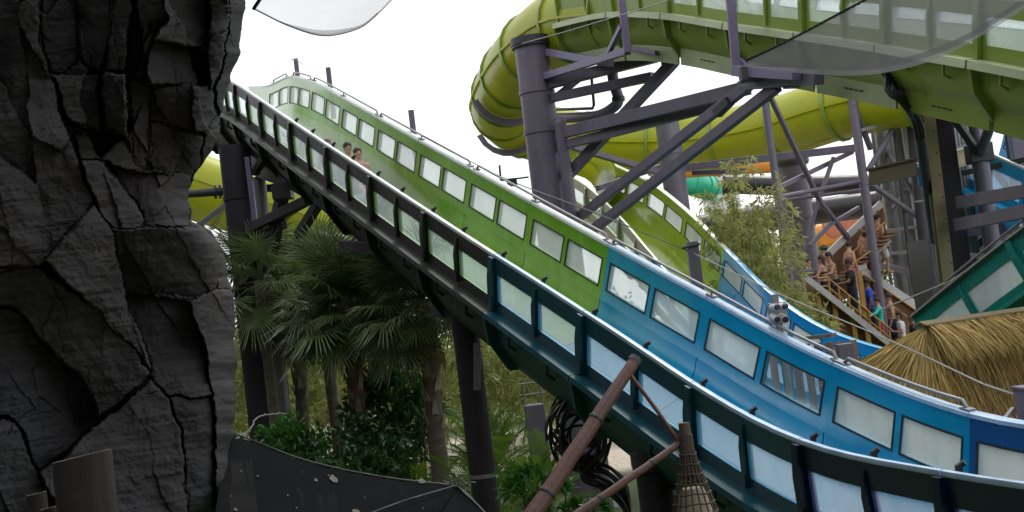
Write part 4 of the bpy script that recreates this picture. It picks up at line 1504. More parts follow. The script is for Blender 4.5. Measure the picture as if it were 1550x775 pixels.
# small cctv arm by the tall column foot
t = thing('wall_camera', 'small black camera arm with slim aerial above the green rim by the tallest column', 'camera', tuple(G(775, 23.5)))
mb = MB()
mb.tube([P(760, 292, 23.5), P(756, 250, 23.5)], .022, 6)
mb.tube([P(752, 274, 23.45), P(800, 268, 23.6)], .018, 6)
mb.build('arm', mt['darksteel'], t)
mb = MB()
mb.box(P(775, 276, 23.4), [.09, 0, 0], [0, .06, 0], [0, 0, .07])
mb.build('camera_body', mt['black'], t, bevel=.01)

# safety cable with its slack spans
t = thing('safety_cable', 'thin steel safety cable strung from post to post along the slides', 'cable', tuple(G(1047, 24.)))
for span in ([(640, 205, 23.8), (760, 268, 23.6), (900, 322, 24.), (1047, 382, 24.1)], [(1047, 382, 24.1), (1180, 445, 21.), (1340, 512, 17.5), (1490, 582, 13.1)], [(440, 90, 32.2), (448, 91, 32.1), (458, 97, 32)],
             ):
    mb = MB()
    mb.tube(catmull([P(*q) for q in span], 6), .011, 5)
    mb.build('cable_span', mt['wire'], t, smooth=60)
t = thing('guy_cable', 'thin grey guy cable crossing in front of the overhead slide', 'cable', tuple(G(900, 26)))
mb = MB()
mb.tube([P(790, 66, 27), P(850, 50, 26.6), P(1000, 5, 25.6), P(1040, -10, 25.3)], .012, 5)
mb.build('cable_span', mt['wire'], t)
t = thing('guy_cable', 'thin grey guy cable crossing the stair up to the teal slide', 'cable', tuple(G(1400, 20)))
mb = MB()
mb.tube([P(1260, 560, 22), P(1330, 470, 21), P(1440, 425, 20.5), P(1560, 340, 20)][1:], .011, 5)
mb.build('cable_span', mt['wire'], t)

# ------------------------------------------------------------------ stair
SD = 36.
st = thing('stair_tower', 'outdoor switchback stair with ochre rails, brown boards and pale stringers', 'stair', tuple(G(1300, SD)))


def bar(a, b, da, db, w, mat, name, h=None, kind='beam'):
    return strut(st, a, b, da, db, w, mat, name, h, kind)


# stringers
bar((1215, 417), (1345, 520), 35., 35., .10, 'whiteboard', 'stringer', .16)
bar((1300, 406), (1402, 473), 36.9, 36.9, .10, 'whiteboard', 'stringer', .22)
bar((1290, 408), (1312, 404), 36.9, 36.9, .12, 'whiteboard', 'stringer', .14)
bar((1250, 388), (1334, 308), 37.2, 38.2, .10, 'whiteboard', 'stringer', .2)
bar((1306, 402), (1348, 364), 36.9, 37.1, .06, 'whiteboard', 'stringer', .07)
# treads of both flights
for k in range(13):
    f = k / 12
    mb = MB()
    a, b = P(1232 + 112 * f, 446 + 92 * f, 35.05), P(1276 + 112 * f, 442 + 92 * f, 36.8)
    m_ = (a + b) / 2
    m_[2] = a[2]
    mb.box(m_, [.17, 0, 0], [.5 * (b - a)[0] * .4, .85, 0], [0, 0, .025])
    mb.build('tread', mt['wood'], st)
for k in range(12):
    f = k / 11
    mb = MB()
    a, b = P(1262 + 66 * f, 424 - 70 * f, 36.9), P(1290 + 66 * f, 420 - 70 * f, 38.)
    m_ = (a + b) / 2
    m_[2] = a[2]
    mb.box(m_, [.17, 0, 0], [0, .6, 0], [0, 0, .025])
    mb.build('tread', mt['wood'], st)
# landing deck
mb = MB()
ld = P(1240, 452, 36.2)
mb.box(ld, [.5, 0, 0], [0, 1.1, 0], [0, 0, .06])
mb.build('landing', mt['wood'], st)
# ochre rails: two bars on the near side, two behind
for (a, b, d, w) in (((1237, 421), (1252, 420), 35.0, .05), ((1252, 420), (1352, 502), 35.0, .05), ((1240, 434), (1252, 433), 35., .045), ((1252, 433), (1348, 512), 35., .045),
                     ((1298, 417), (1309, 416), 36.7, .045), ((1309, 416), (1395, 476), 36.7, .045), ((1318, 440), (1382, 486), 36.7, .04),
                     ((1280, 392), (1340, 336), 37., .045), ((1270, 376), (1330, 318), 38., .045), ((1290, 400), (1318, 380), 36.5, .045)):
    bar(a, b, d, d, w, 'yellowrail', 'handrail', kind='pipe')
for k in range(7):
    f = k / 6
    bar((1254 + 92 * f, 421 + 79 * f), (1257 + 92 * f, 452 + 74 * f), 35.0, 35.0, .05, 'yellowrail', 'rail_post')
# slatted panels behind the far rail and below the near stringer
for k in range(26):
    f = k / 25
    mb = MB()
    a = P(1302 + 96 * f, 412 + 62 * f, 37.)
    b_ = a - [0, 0, 1.45]
    mb.beam(b_, a, .085, .02, up=(0, 1, 0))
    mb.build('slat', mt['wood'], st)
for k in range(18):
    f = k / 17
    mb = MB()
    a = P(1258 + 76 * f, 384 - 72 * f, 38.3)
    mb.beam(a - [0, 0, 1.5], a, .10, .02, up=(0, 1, 0))
    mb.build('slat', mt['wood'], st)
for k in range(22):
    f = k / 21
    mb = MB()
    a = P(1222 + 118 * f, 426 + 96 * f, 35.3)
    mb.beam([a[0], a[1], max(0., a[2] - 2.6)], a, .125, .03, up=(0, 1, 0))
    mb.build('board', mt['wood'], st)
for (x, y) in ((1237, 440), (1262, 456), (1290, 476), (1300, 410)):
    mb = MB()
    a = P(x, y, 35.15)
    mb.beam([a[0], a[1], 0], a, .12, .12, up=(0, 1, 0))
    mb.build('post', mt['yellowrail'], st)
# deck behind stair where the last people stand
mb = MB()
a = P(1375, 512, 36.3)
mb.box([a[0], a[1], a[2] - .05], [.9, 0, 0], [0, 1., 0], [0, 0, .05])
mb.build('landing', mt['wood'], st)

# ------------------------------------------------------------------ wooden fence beyond the clear pane
fe = thing('board_fence', 'grey-brown upright board fence seen over and through the blue slide', 'fence', tuple(G(1225, 18.)))
for k in range(9):
    x = 1150 + k * 17.5
    a = P(x, 526 - k * 1.4, 18. - k * .04)
    mb = MB()
    w = random.uniform(.095, .115)
    mb.beam([a[0], a[1], 0], a, w, .03, up=(0, 1, 0))
    mb.build('board', mt['greywood'], fe)
mb = MB()
mb.beam(P(1222, 512, 17.8), P(1262, 507, 17.5), .14, .05)
mb.build('top_rail', mt['greywood'], fe)
mb = MB()
a = P(1277, 520, 17.3)
mb.beam([a[0], a[1], 0], a, .2, .2, up=(0, 1, 0))
mb.build('post', mt['purple'], fe, bevel=.01)
# distant white building
t = thing('white_building', 'small white building in the distance between the emerald tube and black tubes', 'building', tuple(G(1085, 75)))
mb = MB()
a = P(1086, 262, 75)
mb.box([a[0], a[1], a[2] / 2], [.9, 0, 0], [0, 1, 0], [0, 0, a[2] / 2])
mb.build('wall', mt['whitewall'], t)
for k in range(3):
    mb = MB()
    b_ = P(1080 + (k % 2) * 10, 272 + k * 14, 73.9)
    mb.box(b_, [.16, 0, 0], [0, .06, 0], [0, 0, .22])
    mb.build('window', mt['emerald'], t)

# ------------------------------------------------------------------ thatched hut
def straw_material(name, c0, c1):
    m = M(name, c0, .8, .3, 3., objvar=0)
    N, Lk = m.node_tree.nodes, m.node_tree.links
    gi = N.new('ShaderNodeNewGeometry')
    rp = N.new('ShaderNodeValToRGB')
    rp.color_ramp.elements[0].color = (*c0, 1)
    rp.color_ramp.elements[1].color = (*c1, 1)
    Lk.new(gi.outputs['Random Per Island'], rp.inputs['Fac'])
    Lk.new(rp.outputs['Color'], N['Principled BSDF'].inputs['Base Color'])
    return m


mt['straw'] = straw_material('golden_straw', (.32, .205, .055), (.74, .55, .21))
mt['straw_shade'] = straw_material('shaded_brown_straw', (.13, .075, .02), (.46, .30, .09))  # lower thatch: shade of the overhanging fringe coloured into the straw
hut = thing('thatched_hut', 'thatched hut roof of golden straw with a flat tan ridge cap beside the blue slide', 'hut', tuple(G(1480, 16.5)))
R0, R1 = P(1402, 494, 17.2), P(1700, 462, 19.4)        # ridge
R1[2] = R0[2]
dirr = nrm((R1 - R0) * [1, 1, 0])
front = np.array([dirr[1], -dirr[0], 0])              # towards the camera
if front[1] > 0: front = -front
slope_f = nrm(front * .22 + np.array([0, 0, -.97]))
LEFT = -dirr
E_len = 2.3
base_l = R0 + nrm(LEFT * 1.0 + np.array([0, 0, -.55]) - front * .05) * 2.3
mb = MB()
fr1 = R0 + slope_f * E_len
fr2 = R1 + slope_f * E_len
bk = R0 - front * 1.2 + np.array([0, 0, -1.2])
bk2 = R1 - front * 1.2 + np.array([0, 0, -1.2])
lf = P(1272, 564, 17.4)
mb.add([R0, R1, fr2, fr1, lf, bk, bk2], [(0, 3, 2, 1), (0, 4, 3), (0, 5, 4), (0, 1, 6, 5)])
mb.build('roof_base', mt['straw_shade'], hut)


def blades(n, fpos, length, w, mat, name, spread=.14, lift=.03):
    V = np.zeros((n * 5, 3))
    F = []
    for k in range(n):
        p, dr, nn = fpos()
        L = length * random.uniform(.6, 1.15)
        d = nrm(dr + rng.normal(0, spread, 3) * [1, 1, .6])
        sd = nrm(np.cross(d, nn + rng.normal(0, .35, 3))) * w * random.uniform(.6, 1.5)
        p = p + nn * random.uniform(.0, lift)
        mid = p + d * L * .55 + nn * random.uniform(0, .03)
        end = p + d * L + np.array([0, 0, -.05 * L]) + nn * random.uniform(-.02, .05)
        V[k * 5:k * 5 + 5] = [p - sd, p + sd, mid - sd * .9, mid + sd * .9, end]
        b = k * 5
        F += [(b, b + 1, b + 3, b + 2), (b + 2, b + 3, b + 4)]
    m_ = MB()
    m_.add(V, F)
    return m_.build(name, mt[mat], hut, kind='stuff')


nf = nrm(np.cross(dirr, slope_f))
if nf[1] > 0: nf = -nf
Lr = np.linalg.norm(R1 - R0)
blades(5200, lambda: (R0 + dirr * random.uniform(-.1, Lr * .8) + slope_f * random.uniform(.1, 1.9), slope_f, nf), .6, .006, 'straw_shade', 'thatch', .09)
top_d = nrm(front * .62 + np.array([0, 0, -.78]))
blades(3600, lambda: (R0 + dirr * random.uniform(-.05, Lr * .8) + front * .02 + np.array([0, 0, .0]), top_d, nrm(nf + [0, 0, .6])), .62, .006, 'straw', 'thatch_fringe', .2, .06)


def leftpos():
    a = random.random()
    eb = lf * (1 - a) + fr1 * a
    t = random.random() ** .8 * .85
    p = R0 * (1 - t) + (R0 + (eb - R0)) * t
    d = nrm(eb - R0)
    nn = nrm(np.cross(fr1 - R0, lf - R0))
    if nn[2] < 0: nn = -nn
    return p, d, nn


blades(3600, leftpos, .6, .006, 'straw', 'thatch', .12, .05)
mb = MB()
rr = []
for q in (-.12, Lr):
    p = R0 + dirr * q
    rr.append([p - front * .12 + [0, 0, .02], p + [0, 0, .075], p + front * .10 + [0, 0, .03], p + front * .10 + [0, 0, .012], p + [0, 0, .05], p - front * .12 + [0, 0, .0]])
mb.sweep(rr)
fix_normals(mb.build('ridge_cap', mt['tan'], hut))
for q in (.6, 3.4):
    mb = MB()
    p = R0 + dirr * q - front * .1
    mb.tube([[p[0], p[1], 0], p - [0, 0, .5]], .07, 10)
    mb.build('post', mt['greywood'], hut, smooth=50)


# ------------------------------------------------------------------ shade sails
def sail_material(name, col, alpha, tr=.45):
    m = M(name, col, .95, .15, 1.2, trans=tr, spec=0.)
    N, Lk = m.node_tree.nodes, m.node_tree.links
    out = N['Material Output']
    sh = out.inputs['Surface'].links[0].from_socket
    tp = N.new('ShaderNodeBsdfTransparent')
    ma = N.new('ShaderNodeMixShader')
    Lk.new(tp.outputs['BSDF'], ma.inputs[1])
    Lk.new(sh, ma.inputs[2])
    ma.inputs[0].default_value = alpha
    Lk.new(ma.outputs['Shader'], out.inputs['Surface'])
    return m


mt['sailwhite'] = sail_material('white_shade_mesh', (.62, .63, .66), .55, tr=.6)
mt['sailgrey'] = sail_material('grey_shade_mesh', (.24, .24, .26), .6, tr=.45)
mt['saildark'] = sail_material('dark_shade_mesh', (.012, .013, .0145), .985, tr=.15)
mt['litter'] = M('dry_leaf_litter', (.085, .075, .062), .9, .4, 20.)


def coons(top, bottom, nu=28, nv=14, sag=0., saxis=(0, 0, -1)):
    """sheet between two 3D polylines"""
    A_, B_ = catmull(top, 8), catmull(bottom, 8)
    ra = lambda c: np.stack([np.interp(np.linspace(0, 1, nu), np.linspace(0, 1, len(c)), c[:, k]) for k in range(3)], 1)
    A_, B_ = ra(A_), ra(B_)
    v = np.linspace(0, 1, nv)[:, None, None]
    S = A_[None] * (1 - v) + B_[None] * v
    u = np.linspace(0, 1, nu)[None, :, None]
    S = S + np.asarray(saxis) * sag * (16 * u * (1 - u) * v * (1 - v))
    return S


def sheet(mb, S):
    nv, nu = S.shape[:2]
    mb.add(S.reshape(-1, 3), [(j * nu + i, j * nu + i + 1, (j + 1) * nu + i + 1, (j + 1) * nu + i) for j in range(nv - 1) for i in range(nu - 1)])
    return mb


s1 = thing('shade_sail', 'pale translucent shade sail with a curved hem high beside the rock', 'shade sail', tuple(P(490, 20, 10)))
bot = [P(384, 13, 9.2), P(440, 40, 9.5), P(492, 54, 10), P(540, 44, 10.4), P(566, 26, 10.6), P(600, -8, 10.9)]
top = [P(398, -8, 9.), P(440, -60, 8.6), P(480, -120, 8.2), P(530, -180, 7.9), P(580, -220, 7.7), P(640, -260, 7.6)]
sheet(MB(), coons(top, bot, 36, 12)).build('cloth', mt['sailwhite'], s1, smooth=180)
mb = MB()
hem = catmull(bot, 8)
mb.tube(hem, .007, 6)
mb.build('hem', mt['whiteboard'], s1, smooth=60)
mb = MB()
mb.tube([P(384, 13, 9.2), P(398, -8, 9.)], .014, 6)
mb.build('edge_rope', mt['darksteel'], s1)
fld = [P(405, 23, 9.3), P(440, 37, 9.5), P(492, 46, 9.98), P(545, 38, 10.4), P(572, 18, 10.6)]
S = coons(fld, [P(405, 25, 9.28), P(440, 41, 9.46), P(492, 55, 9.95), P(545, 43, 10.37), P(572, 22, 10.57)], 24, 3)
sheet(MB(), S).build('hem_band', mt['sailgrey'], s1, smooth=180)

s2 = thing('shade_sail', 'grey translucent shade sail with a dark rope edge across the overhead slide', 'shade sail', tuple(P(1300, 60, 9)))
lo = [P(1128, 93, 10.), P(1200, 102, 9.6), P(1300, 106, 9.2), P(1380, 93, 8.9), P(1450, 66, 8.6), P(1552, 4, 8.2), P(1640, -60, 7.9)]
up = [P(1129, 92, 10.), P(1180, 68, 9.8), P(1245, 34, 9.5), P(1308, 0, 9.2), P(1350, -24, 9.), P(1420, -60, 8.7), P(1500, -110, 8.3)]
sheet(MB(), coons(up, lo, 40, 14)).build('cloth', mt['sailgrey'], s2, smooth=180)
mb = MB()
mb.tube(catmull(up, 6), .009, 6)
mb.build('edge_rope', mt['black'], s2, smooth=60)
S = coons(lo, [q + CU * -.0 + CF * .02 + (-CU) * .035 for q in lo], 40, 3)
sheet(MB(), S).build('hem', mt['sailgrey'], s2, smooth=180)
S = coons([P(1260, 100, 9.35), P(1320, 97, 9.1), P(1400, 78, 8.78), P(1470, 48, 8.48), P(1550, -4, 8.17)], [P(1262, 106, 9.34), P(1320, 106, 9.09), P(1400, 88, 8.76), P(1470, 58, 8.46), P(1552, 4, 8.15)], 24, 3)
sheet(MB(), S).build('hem_band', mt['sailgrey'], s2, smooth=180)
for k in range(24):
    mb = MB()
    f = k / 23
    c = P(1131 + 177 * f, 91 - 91 * f + 2, 10. - .8 * f)
    mb.box(c, CR * .0035, CU * .008, CF * .004)
    mb.build('lacing', mt['black'], s2)

s3 = thing('shade_sail', 'dark shade sail spread below the viewpoint, littered with dry leaves', 'shade sail', tuple(P(520, 760, 9)))
ed = [P(345, 655, 9.4), P(390, 672, 9.6), P(450, 695, 9.8), P(520, 713, 10.), P(600, 727, 10.2), P(692, 737, 10.4)]
nr = [P(290, 1000, 6.2), P(360, 980, 6.3), P(440, 960, 6.5), P(520, 930, 6.8), P(590, 880, 7.4), P(692, 738, 10.39)]
S3 = coons(ed, nr, 50, 24, sag=.10)
sheet(MB(), S3).build('cloth', mt['saildark'], s3, smooth=180)
nr2 = [P(692, 738, 10.4), P(712, 756, 10.), P(740, 785, 9.6), P(790, 850, 8.8)]
S = coons([P(690, 739, 10.38), P(655, 772, 9.4), P(610, 850, 8.), P(580, 930, 7.)], nr2, 24, 10, sag=.05)
sheet(MB(), S).build('cloth', mt['saildark'], s3, smooth=180)
for nm, pl in (('edge_rope', ed), ('edge_rope', nr2), ('seam_rope', [P(692, 737, 10.36), P(640, 752, 9.8), P(600, 765, 9.4), P(540, 790, 8.8), P(480, 830, 8.)])):
    mb = MB()
    pts = catmull(pl, 10) + [0, 0, .012]
    mb.tube(pts, .0065, 6)
    mb.build(nm, mt['black'], s3, smooth=60)
# knot and tie ropes
mb = MB()
for k in range(26):
    c = P(690 + random.gauss(0, 9), 733 + random.gauss(0, 3.5), 10.38)
    e = c + rng.normal(0, .035, 3)
    mb.tube([c, (c + e) / 2 + rng.normal(0, .015, 3), e], .006, 5)
mb.build('knot', mt['rope'], s3, kind='stuff')
mb = MB()
mb.tube(catmull([P(356, 664, 9.4), P(372, 658, 9.6), P(386, 636, 10.), P(404, 628, 10.5), P(432, 626, 11)], 8) + rng.normal(0, .004, (33, 3)), .006, 6)
mb.build('tie_rope', mt['rope'], s3)
mb = MB()
mb.tube(catmull([P(694, 738, 10.4), P(712, 752, 10.6), P(730, 774, 10.8), P(760, 800, 11)], 8), .008, 6)
mb.build('tie_rope', mt['rope'], s3)
mb = MB()
Sf = S3.reshape(-1, 3)
for k in range(26):
    j, i = random.randrange(0, 12), random.randrange(4, 44)
    c = (S3[j, i] + S3[j + 1, i + 1]) / 2
    du, dv = nrm(S3[j, i + 1] - S3[j, i]), nrm(S3[j + 1, i] - S3[j, i])
    nn_ = nrm(np.cross(du, dv))
    if nn_[2] < 0: nn_ = -nn_
    c = c + du * random.gauss(0, .04) + dv * random.gauss(0, .06) + nn_ * .012
    w = random.choice([.006, .010, .014, .02, .05])
    a = random.uniform(0, 6.28)
    n_ = 7
    ring = [c + du * math.cos(a + q) * w * random.uniform(.4, 1.2) + dv * math.sin(a + q) * w * random.uniform(.6, 2.2) for q in np.arange(n_) * 6.283 / n_]
    mb.add(ring, [tuple(range(n_))])
mb.build('leaf_litter', mt['litter'], s3, kind='stuff')

# ------------------------------------------------------------------ poles and wicker lamp
def pole(label, a, b, da, db, r0, r1, rings, name='pole'):
    p, q = P(*a, da), P(*b, db)
    t = thing(name, label, 'pole', tuple(q))
    ax = nrm(q - p)
    L = np.linalg.norm(q - p)
    mb = MB()
    s_ = np.linspace(0, 1, 14)
    wob = rng.normal(0, .0008, (14, 3))
    mb.tube([p + ax * L * f + w for f, w in zip(s_, wob)], [r0 + (r1 - r0) * f for f in s_], 16)
    mb.build('shaft', mt['redpole'], t, smooth=50)
    for f in rings:
        c = p + ax * L * f
        r = r0 + (r1 - r0) * f
        mb = MB()
        mb.tube([c - ax * .008, c, c + ax * .008], [r * 1.05, r * 1.13, r * 1.05], 16)
        mb.build('band', mt['black'], t, smooth=50)
    mb = MB()
    mb.tube([p - ax * .012, p + ax * .012], r0 * 1.1, 16)
    mb.build('end_cap', mt['darksteel'], t, smooth=40)
    return t


pole('thick red-brown leaning pole with black bands crossing the blue slide', (961, 545), (790, 805), 5.6, 5.2, .025, .036, (.36, .79))
pole('thin red-brown pole reaching the neck of the wicker lamp', (1028, 672), (850, 795), 5.5, 5.3, .0145, .018, (.24, .68))
t = thing('tie_rod', 'thin dark rod joining the leaning pole to the wicker lamp neck', 'rod', tuple(P(990, 620, 5.5)))
mb = MB()
mb.tube([P(953, 566, 5.56), P(992, 618, 5.5), P(1027, 667, 5.5)], .009, 8)
mb.build('rod_body', mt['redpole'], t, smooth=50)

lamp = thing('wicker_lamp', 'dark wicker cone lamp with pale lining hanging from poles', 'lamp', tuple(P(1055, 830, 5.5)))
la0 = P(1035, 640, 5.5)
vd = np.array([0, 0, -1.])
prof = [(0, .024), (.05, .026), (.10, .026), (.15, .034), (.22, .052), (.30, .074), (.36, .09), (.42, .10), (.50, .108), (.58, .10)]
mb = MB()
mb.tube([la0, la0 + vd * .11], [.023, .027], 12)
mb.build('neck', mt['bark'], lamp, smooth=50)
for k in range(18):
    a = k * 2 * math.pi / 18
    mb = MB()
    mb.tube([la0 + vd * z + np.array([math.cos(a) * r, math.sin(a) * r, 0]) for z, r in prof[1:]], .0042, 6)
    mb.build('rib', mt['bark'], lamp, smooth=60)
for z in (.13, .17, .21, .25, .29, .33, .37, .41, .45, .49, .53, .57):
    r = np.interp(z, [q[0] for q in prof], [q[1] for q in prof]) + .004
    mb = MB()
    mb.tube([la0 + vd * (z + .003 * math.sin(5 * a)) + np.array([math.cos(a) * r, math.sin(a) * r, 0]) for a in np.linspace(0, 2 * math.pi, 25)], .0038, 6, cap=False)
    mb.build('hoop', mt['bark'], lamp, smooth=60)
mb = MB()
mb.tube([la0 + vd * z for z in (.27, .30, .40, .55)], [.045, .058, .082, .088], 20)
mb.build('lining', M('parchment_lining', (.42, .36, .25), .8, .15, 4.), lamp, smooth=60)

for (x, y, d, w, lab) in ((124, 690, 3.1, 88, 'thick cut bamboo post in front of the rock cliff'), (55, 747, 3.3, 30, 'thin cut bamboo post beside the thick post'), (73, 769, 3.2, 24, 'lowest thin cut bamboo post against the thick post')):
    p = P(x, y, d)
    r = w / 2 / FPX * d
    hp_ = p[2] - 2.2
    t = thing('bamboo_post', lab, 'post', (p[0], p[1], 2.2))
    mb = MB()
    n_ = 24
    rings = []
    for z in (-hp_, -.5, -.47, -.44, 0):
        rad = r * (1.05 if z == -.47 else 1)
        rings.append([p + np.array([math.cos(a) * rad, math.sin(a) * rad, z + (.10 * r * math.cos(a) * 1.2 if z == 0 else 0)]) for a in np.arange(n_) * 2 * math.pi / n_])
    mb.sweep(rings, cap=False)
    mb.build('culm', mt['bambpost'], t, smooth=50)
    # cut end: wall ring and the node inside
    cutb = MB()
    up_ = rings[-1]
    ctr = np.mean(up_, 0)
    inn = [ctr + (q - ctr) * .8 for q in up_]
    deep_ = [q - [0, 0, .25 * r] for q in inn]
    cutb.sweep([up_, inn, deep_], cap=False)
    cutb.add(deep_, [tuple(range(n_))])
    cutb.build('cut_end', mt['bambtop'], t)
    mb = MB()
    mb.tube([p - [0, 0, hp_], p - [0, 0, hp_ - .04]], r * 1.4, 16)
    mb.build('foot', mt['bark'], t)

# ------------------------------------------------------------------ vegetation
def mesh_of(mb, name, mat, smooth=None):
    me = bpy.data.meshes.new(name)
    me.from_pydata(np.concatenate(mb.v).tolist(), [], mb.f)
    if smooth:
        me.polygons.foreach_set('use_smooth', [True] * len(me.polygons))
    me.materials.append(mat)
    return me


def fan_frond(seed):
    """costapalmate frond: petiole along +Y, segments folded, tips drooping"""
    r = random.Random(seed)
    mb = MB()
    pet = .75
    mb.tube([[0, 0, 0], [0, pet * .5, .05], [0, pet, .04], [0, pet + .35, -.05]], [.022, .014, .010, .005], 5)
    n = 42
    for k in range(n):
        f = (k / (n - 1) - .5) * 2
        a = f * RAD(135)
        L = (.98 - .32 * abs(f) ** 2) * r.uniform(.85, 1.08)
        dx, dy = math.sin(a), math.cos(a)
        o = np.array([0, pet + .28 * (1 - abs(f)), -.03])
        d = np.array([dx, dy, .12 * math.cos(a)])
        sd = np.array([dy, -dx, 0]) * .0155
        fold = np.array([0, 0, .018])
        dr = r.uniform(.2, .7)
        p0 = o
        p1 = o + d * L * .45 + [0, 0, .02]
        p2 = o + d * L * .75 + [0, 0, -.10 * dr * 3]
        p3 = o + d * L * .97 + [0, 0, -.5 * dr]
        V = [p0 - sd * .3, p0 + sd * .3, p1 - sd * 1.25, p1 + fold, p1 + sd * 1.25, p2 - sd * .8, p2 + sd * .8, p3]
        mb.add(V, [(0, 1, 3), (0, 3, 2), (1, 4, 3), (2, 3, 5), (3, 6, 5), (3, 4, 6), (5, 6, 7)])
    return mesh_of(mb, 'fan_frond', mt['leaf'])


FANS = [fan_frond(k) for k in range(5)]
FANS_DRY = []
for me in FANS[:2]:
    m2 = me.copy()
    m2.materials.clear()
    m2.materials.append(mt['leafdry'])
    FANS_DRY.append(m2)


def add_inst(me, name, parent, pos, rot, scale):
    o = bpy.data.objects.new(name, me)
    COL.objects.link(o)
    o.parent = parent
    o.location = Vector(np.asarray(pos) - WOFF[parent])
    o.rotation_euler = rot
    o.scale = (scale,) * 3
    return o


def fan_palm(label, x, y, d, n=26, size=1.25, trunk_r=.16, tm='trunk', dry=3, group='fan palms under the slide', boots=True, dead=True):
    c = P(x, y, d)
    t = thing('fan_palm', label, 'palm tree', (c[0], c[1], 0), group)
    mb = MB()
    zs = np.linspace(0, c[2], 26)
    lean = rng.normal(0, .05, 2)
    pts = [[c[0] + lean[0] * math.sin(z), c[1] + lean[1] * math.sin(z * .8), z] for z in zs]
    mb.tube(pts, [trunk_r * (1.12 - .15 * f + .06 * math.sin(f * 60)) for f in np.linspace(0, 1, 26)], 14)
    mb.build('trunk', mt[tm], t, smooth=60)
    if boots:
        k = 0
        z = c[2] - .1
        while z > c[2] - 2.4:
            a = k * 2.4
            b = MB()
            o = np.array([math.cos(a), math.sin(a), 0])
            s_ = np.array([-o[1], o[0], 0])
            r0 = trunk_r * 1.02
            base_c = np.array([c[0], c[1], z])
            b.add([base_c + o * r0 - s_ * .07, base_c + o * r0 + s_ * .07, base_c + o * (r0 + .05) - s_ * .03 + [0, 0, .26], base_c + o * (r0 + .05) + s_ * .03 + [0, 0, .26],
                   base_c + o * (r0 - .04) - s_ * .07, base_c + o * (r0 - .04) + s_ * .07, base_c + o * (r0 + .02) + [0, 0, .24]],
                  [(0, 1, 3, 2), (4, 0, 2, 6), (1, 5, 6, 3), (2, 3, 6)])
            b.build('leaf_base', mt['boot'], t)
            z -= .085
            k += 1
    for k in range(n):
        az = k * 2.399 + random.uniform(-.2, .2)
        f = (k + .5) / n
        el = RAD(78) - f * RAD(125) + random.uniform(-.12, .12)
        rot = (el, random.uniform(-.35, .35), az)
        add_inst(FANS[k % 5], 'frond', t, c + [0, 0, .12 - .25 * f], rot, size * random.uniform(.85, 1.15))
    for k in range(dry):
        add_inst(FANS_DRY[k % 2], 'dead_frond', t, c + [0, 0, -.25], (RAD(-70) + random.uniform(-.2, .2), random.uniform(-.4, .4), random.uniform(0, 6.28)), size * random.uniform(.7, .9))
    return t


fan_palm('fan palm with dark shaggy trunk beside the broad column', 440, 458, 31.6, 46, .95, .15, dry=8)
fan_palm('fan palm with reddish trunk in the middle of the palm group', 524, 462, 25.5, 54, .85, .15, 'trunkred', dry=3)
fan_palm('fan palm with cross-hatched grey trunk by the bright fronds', 638, 456, 24.0, 44, .82, .155, dry=3)
fan_palm('tall fan palm whose crown brushes the slide underside', 484, 424, 32.5, 46, .88, .14, dry=2)
fan_palm('low fan palm with spiky crown against the broad column', 392, 424, 29.2, 18, .85, .11, dry=0, boots=False)
fan_palm('fan palm half hidden between the reddish and grey trunks', 590, 450, 27.5, 46, .8, .13, dry=2)
fan_palm('fan palm deep in shade behind the shaggy trunk', 556, 430, 29., 42, .82, .13, dry=1)


def pinnate_frond(seed, L=1.6):
    r = random.Random(seed)
    mb = MB()
    pts = [np.array([0, L * f, .55 * L * (f - 1.25 * f * f)]) for f in np.linspace(0, 1, 10)]
    mb.tube(pts, np.linspace(.014, .003, 10), 5)
    n = 34
    for k in range(n):
        f = .14 + .86 * k / n
        p = np.array([0, L * f, .55 * L * (f - 1.25 * f * f)])
        for sg in (-1, 1):
            ll = .42 * L * math.sin(math.pi * (.12 + .83 * f)) ** .7 * r.uniform(.85, 1.1) * .75
            d = nrm([sg * .85, .75, .25])
            w = np.array([.0, .013, .004])
            m_ = p + d * ll * .55 + [0, 0, .01]
            e = p + d * ll + [0, 0, -.18 * ll]
            mb.add([p - w * .4, p + w * .4, m_ - w, m_ + w, e], [(0, 1, 3, 2), (2, 3, 4)])
    return mesh_of(mb, 'feather_frond', mt['leafbright'])


PINS = [pinnate_frond(40 + k) for k in range(3)]


def areca(label, x, y, d, n, size, z0=None):
    c = G(x, d)
    zt = P(x, y, d)[2]
    t = thing('areca_palm', label, 'palm', tuple(c), 'feathery palms under the slide')
    for k in range(5):
        a = k * 1.26
        mb = MB()
        b = c + [.12 * math.cos(a), .12 * math.sin(a), 0]
        mb.tube([b, b + [.1 * math.cos(a), .1 * math.sin(a), max(.3, zt - 1.1)]], [.035, .025], 8)
        mb.build('stem', mt['culm'], t, smooth=50)
    for k in range(n):
        a = k * 2.399
        f = k / n
        add_inst(PINS[k % 3], 'frond', t, c + [.12 * math.cos(a), .12 * math.sin(a), max(.3, zt - 1.1) - .5 * f], (RAD(70 - 70 * f), 0, a), size * random.uniform(.85, 1.15))


areca('bright yellow-green feathery palm beside the tapering column', 712, 640, 26., 30, .95)
areca('bright feathery palm spreading just behind the tapering column', 775, 690, 24., 24, .9)
areca('feathery palm low beside the cross-hatched trunk', 690, 700, 23., 18, .85)
areca('feathery palm low among the dark shrubs', 610, 690, 25., 16, .85)


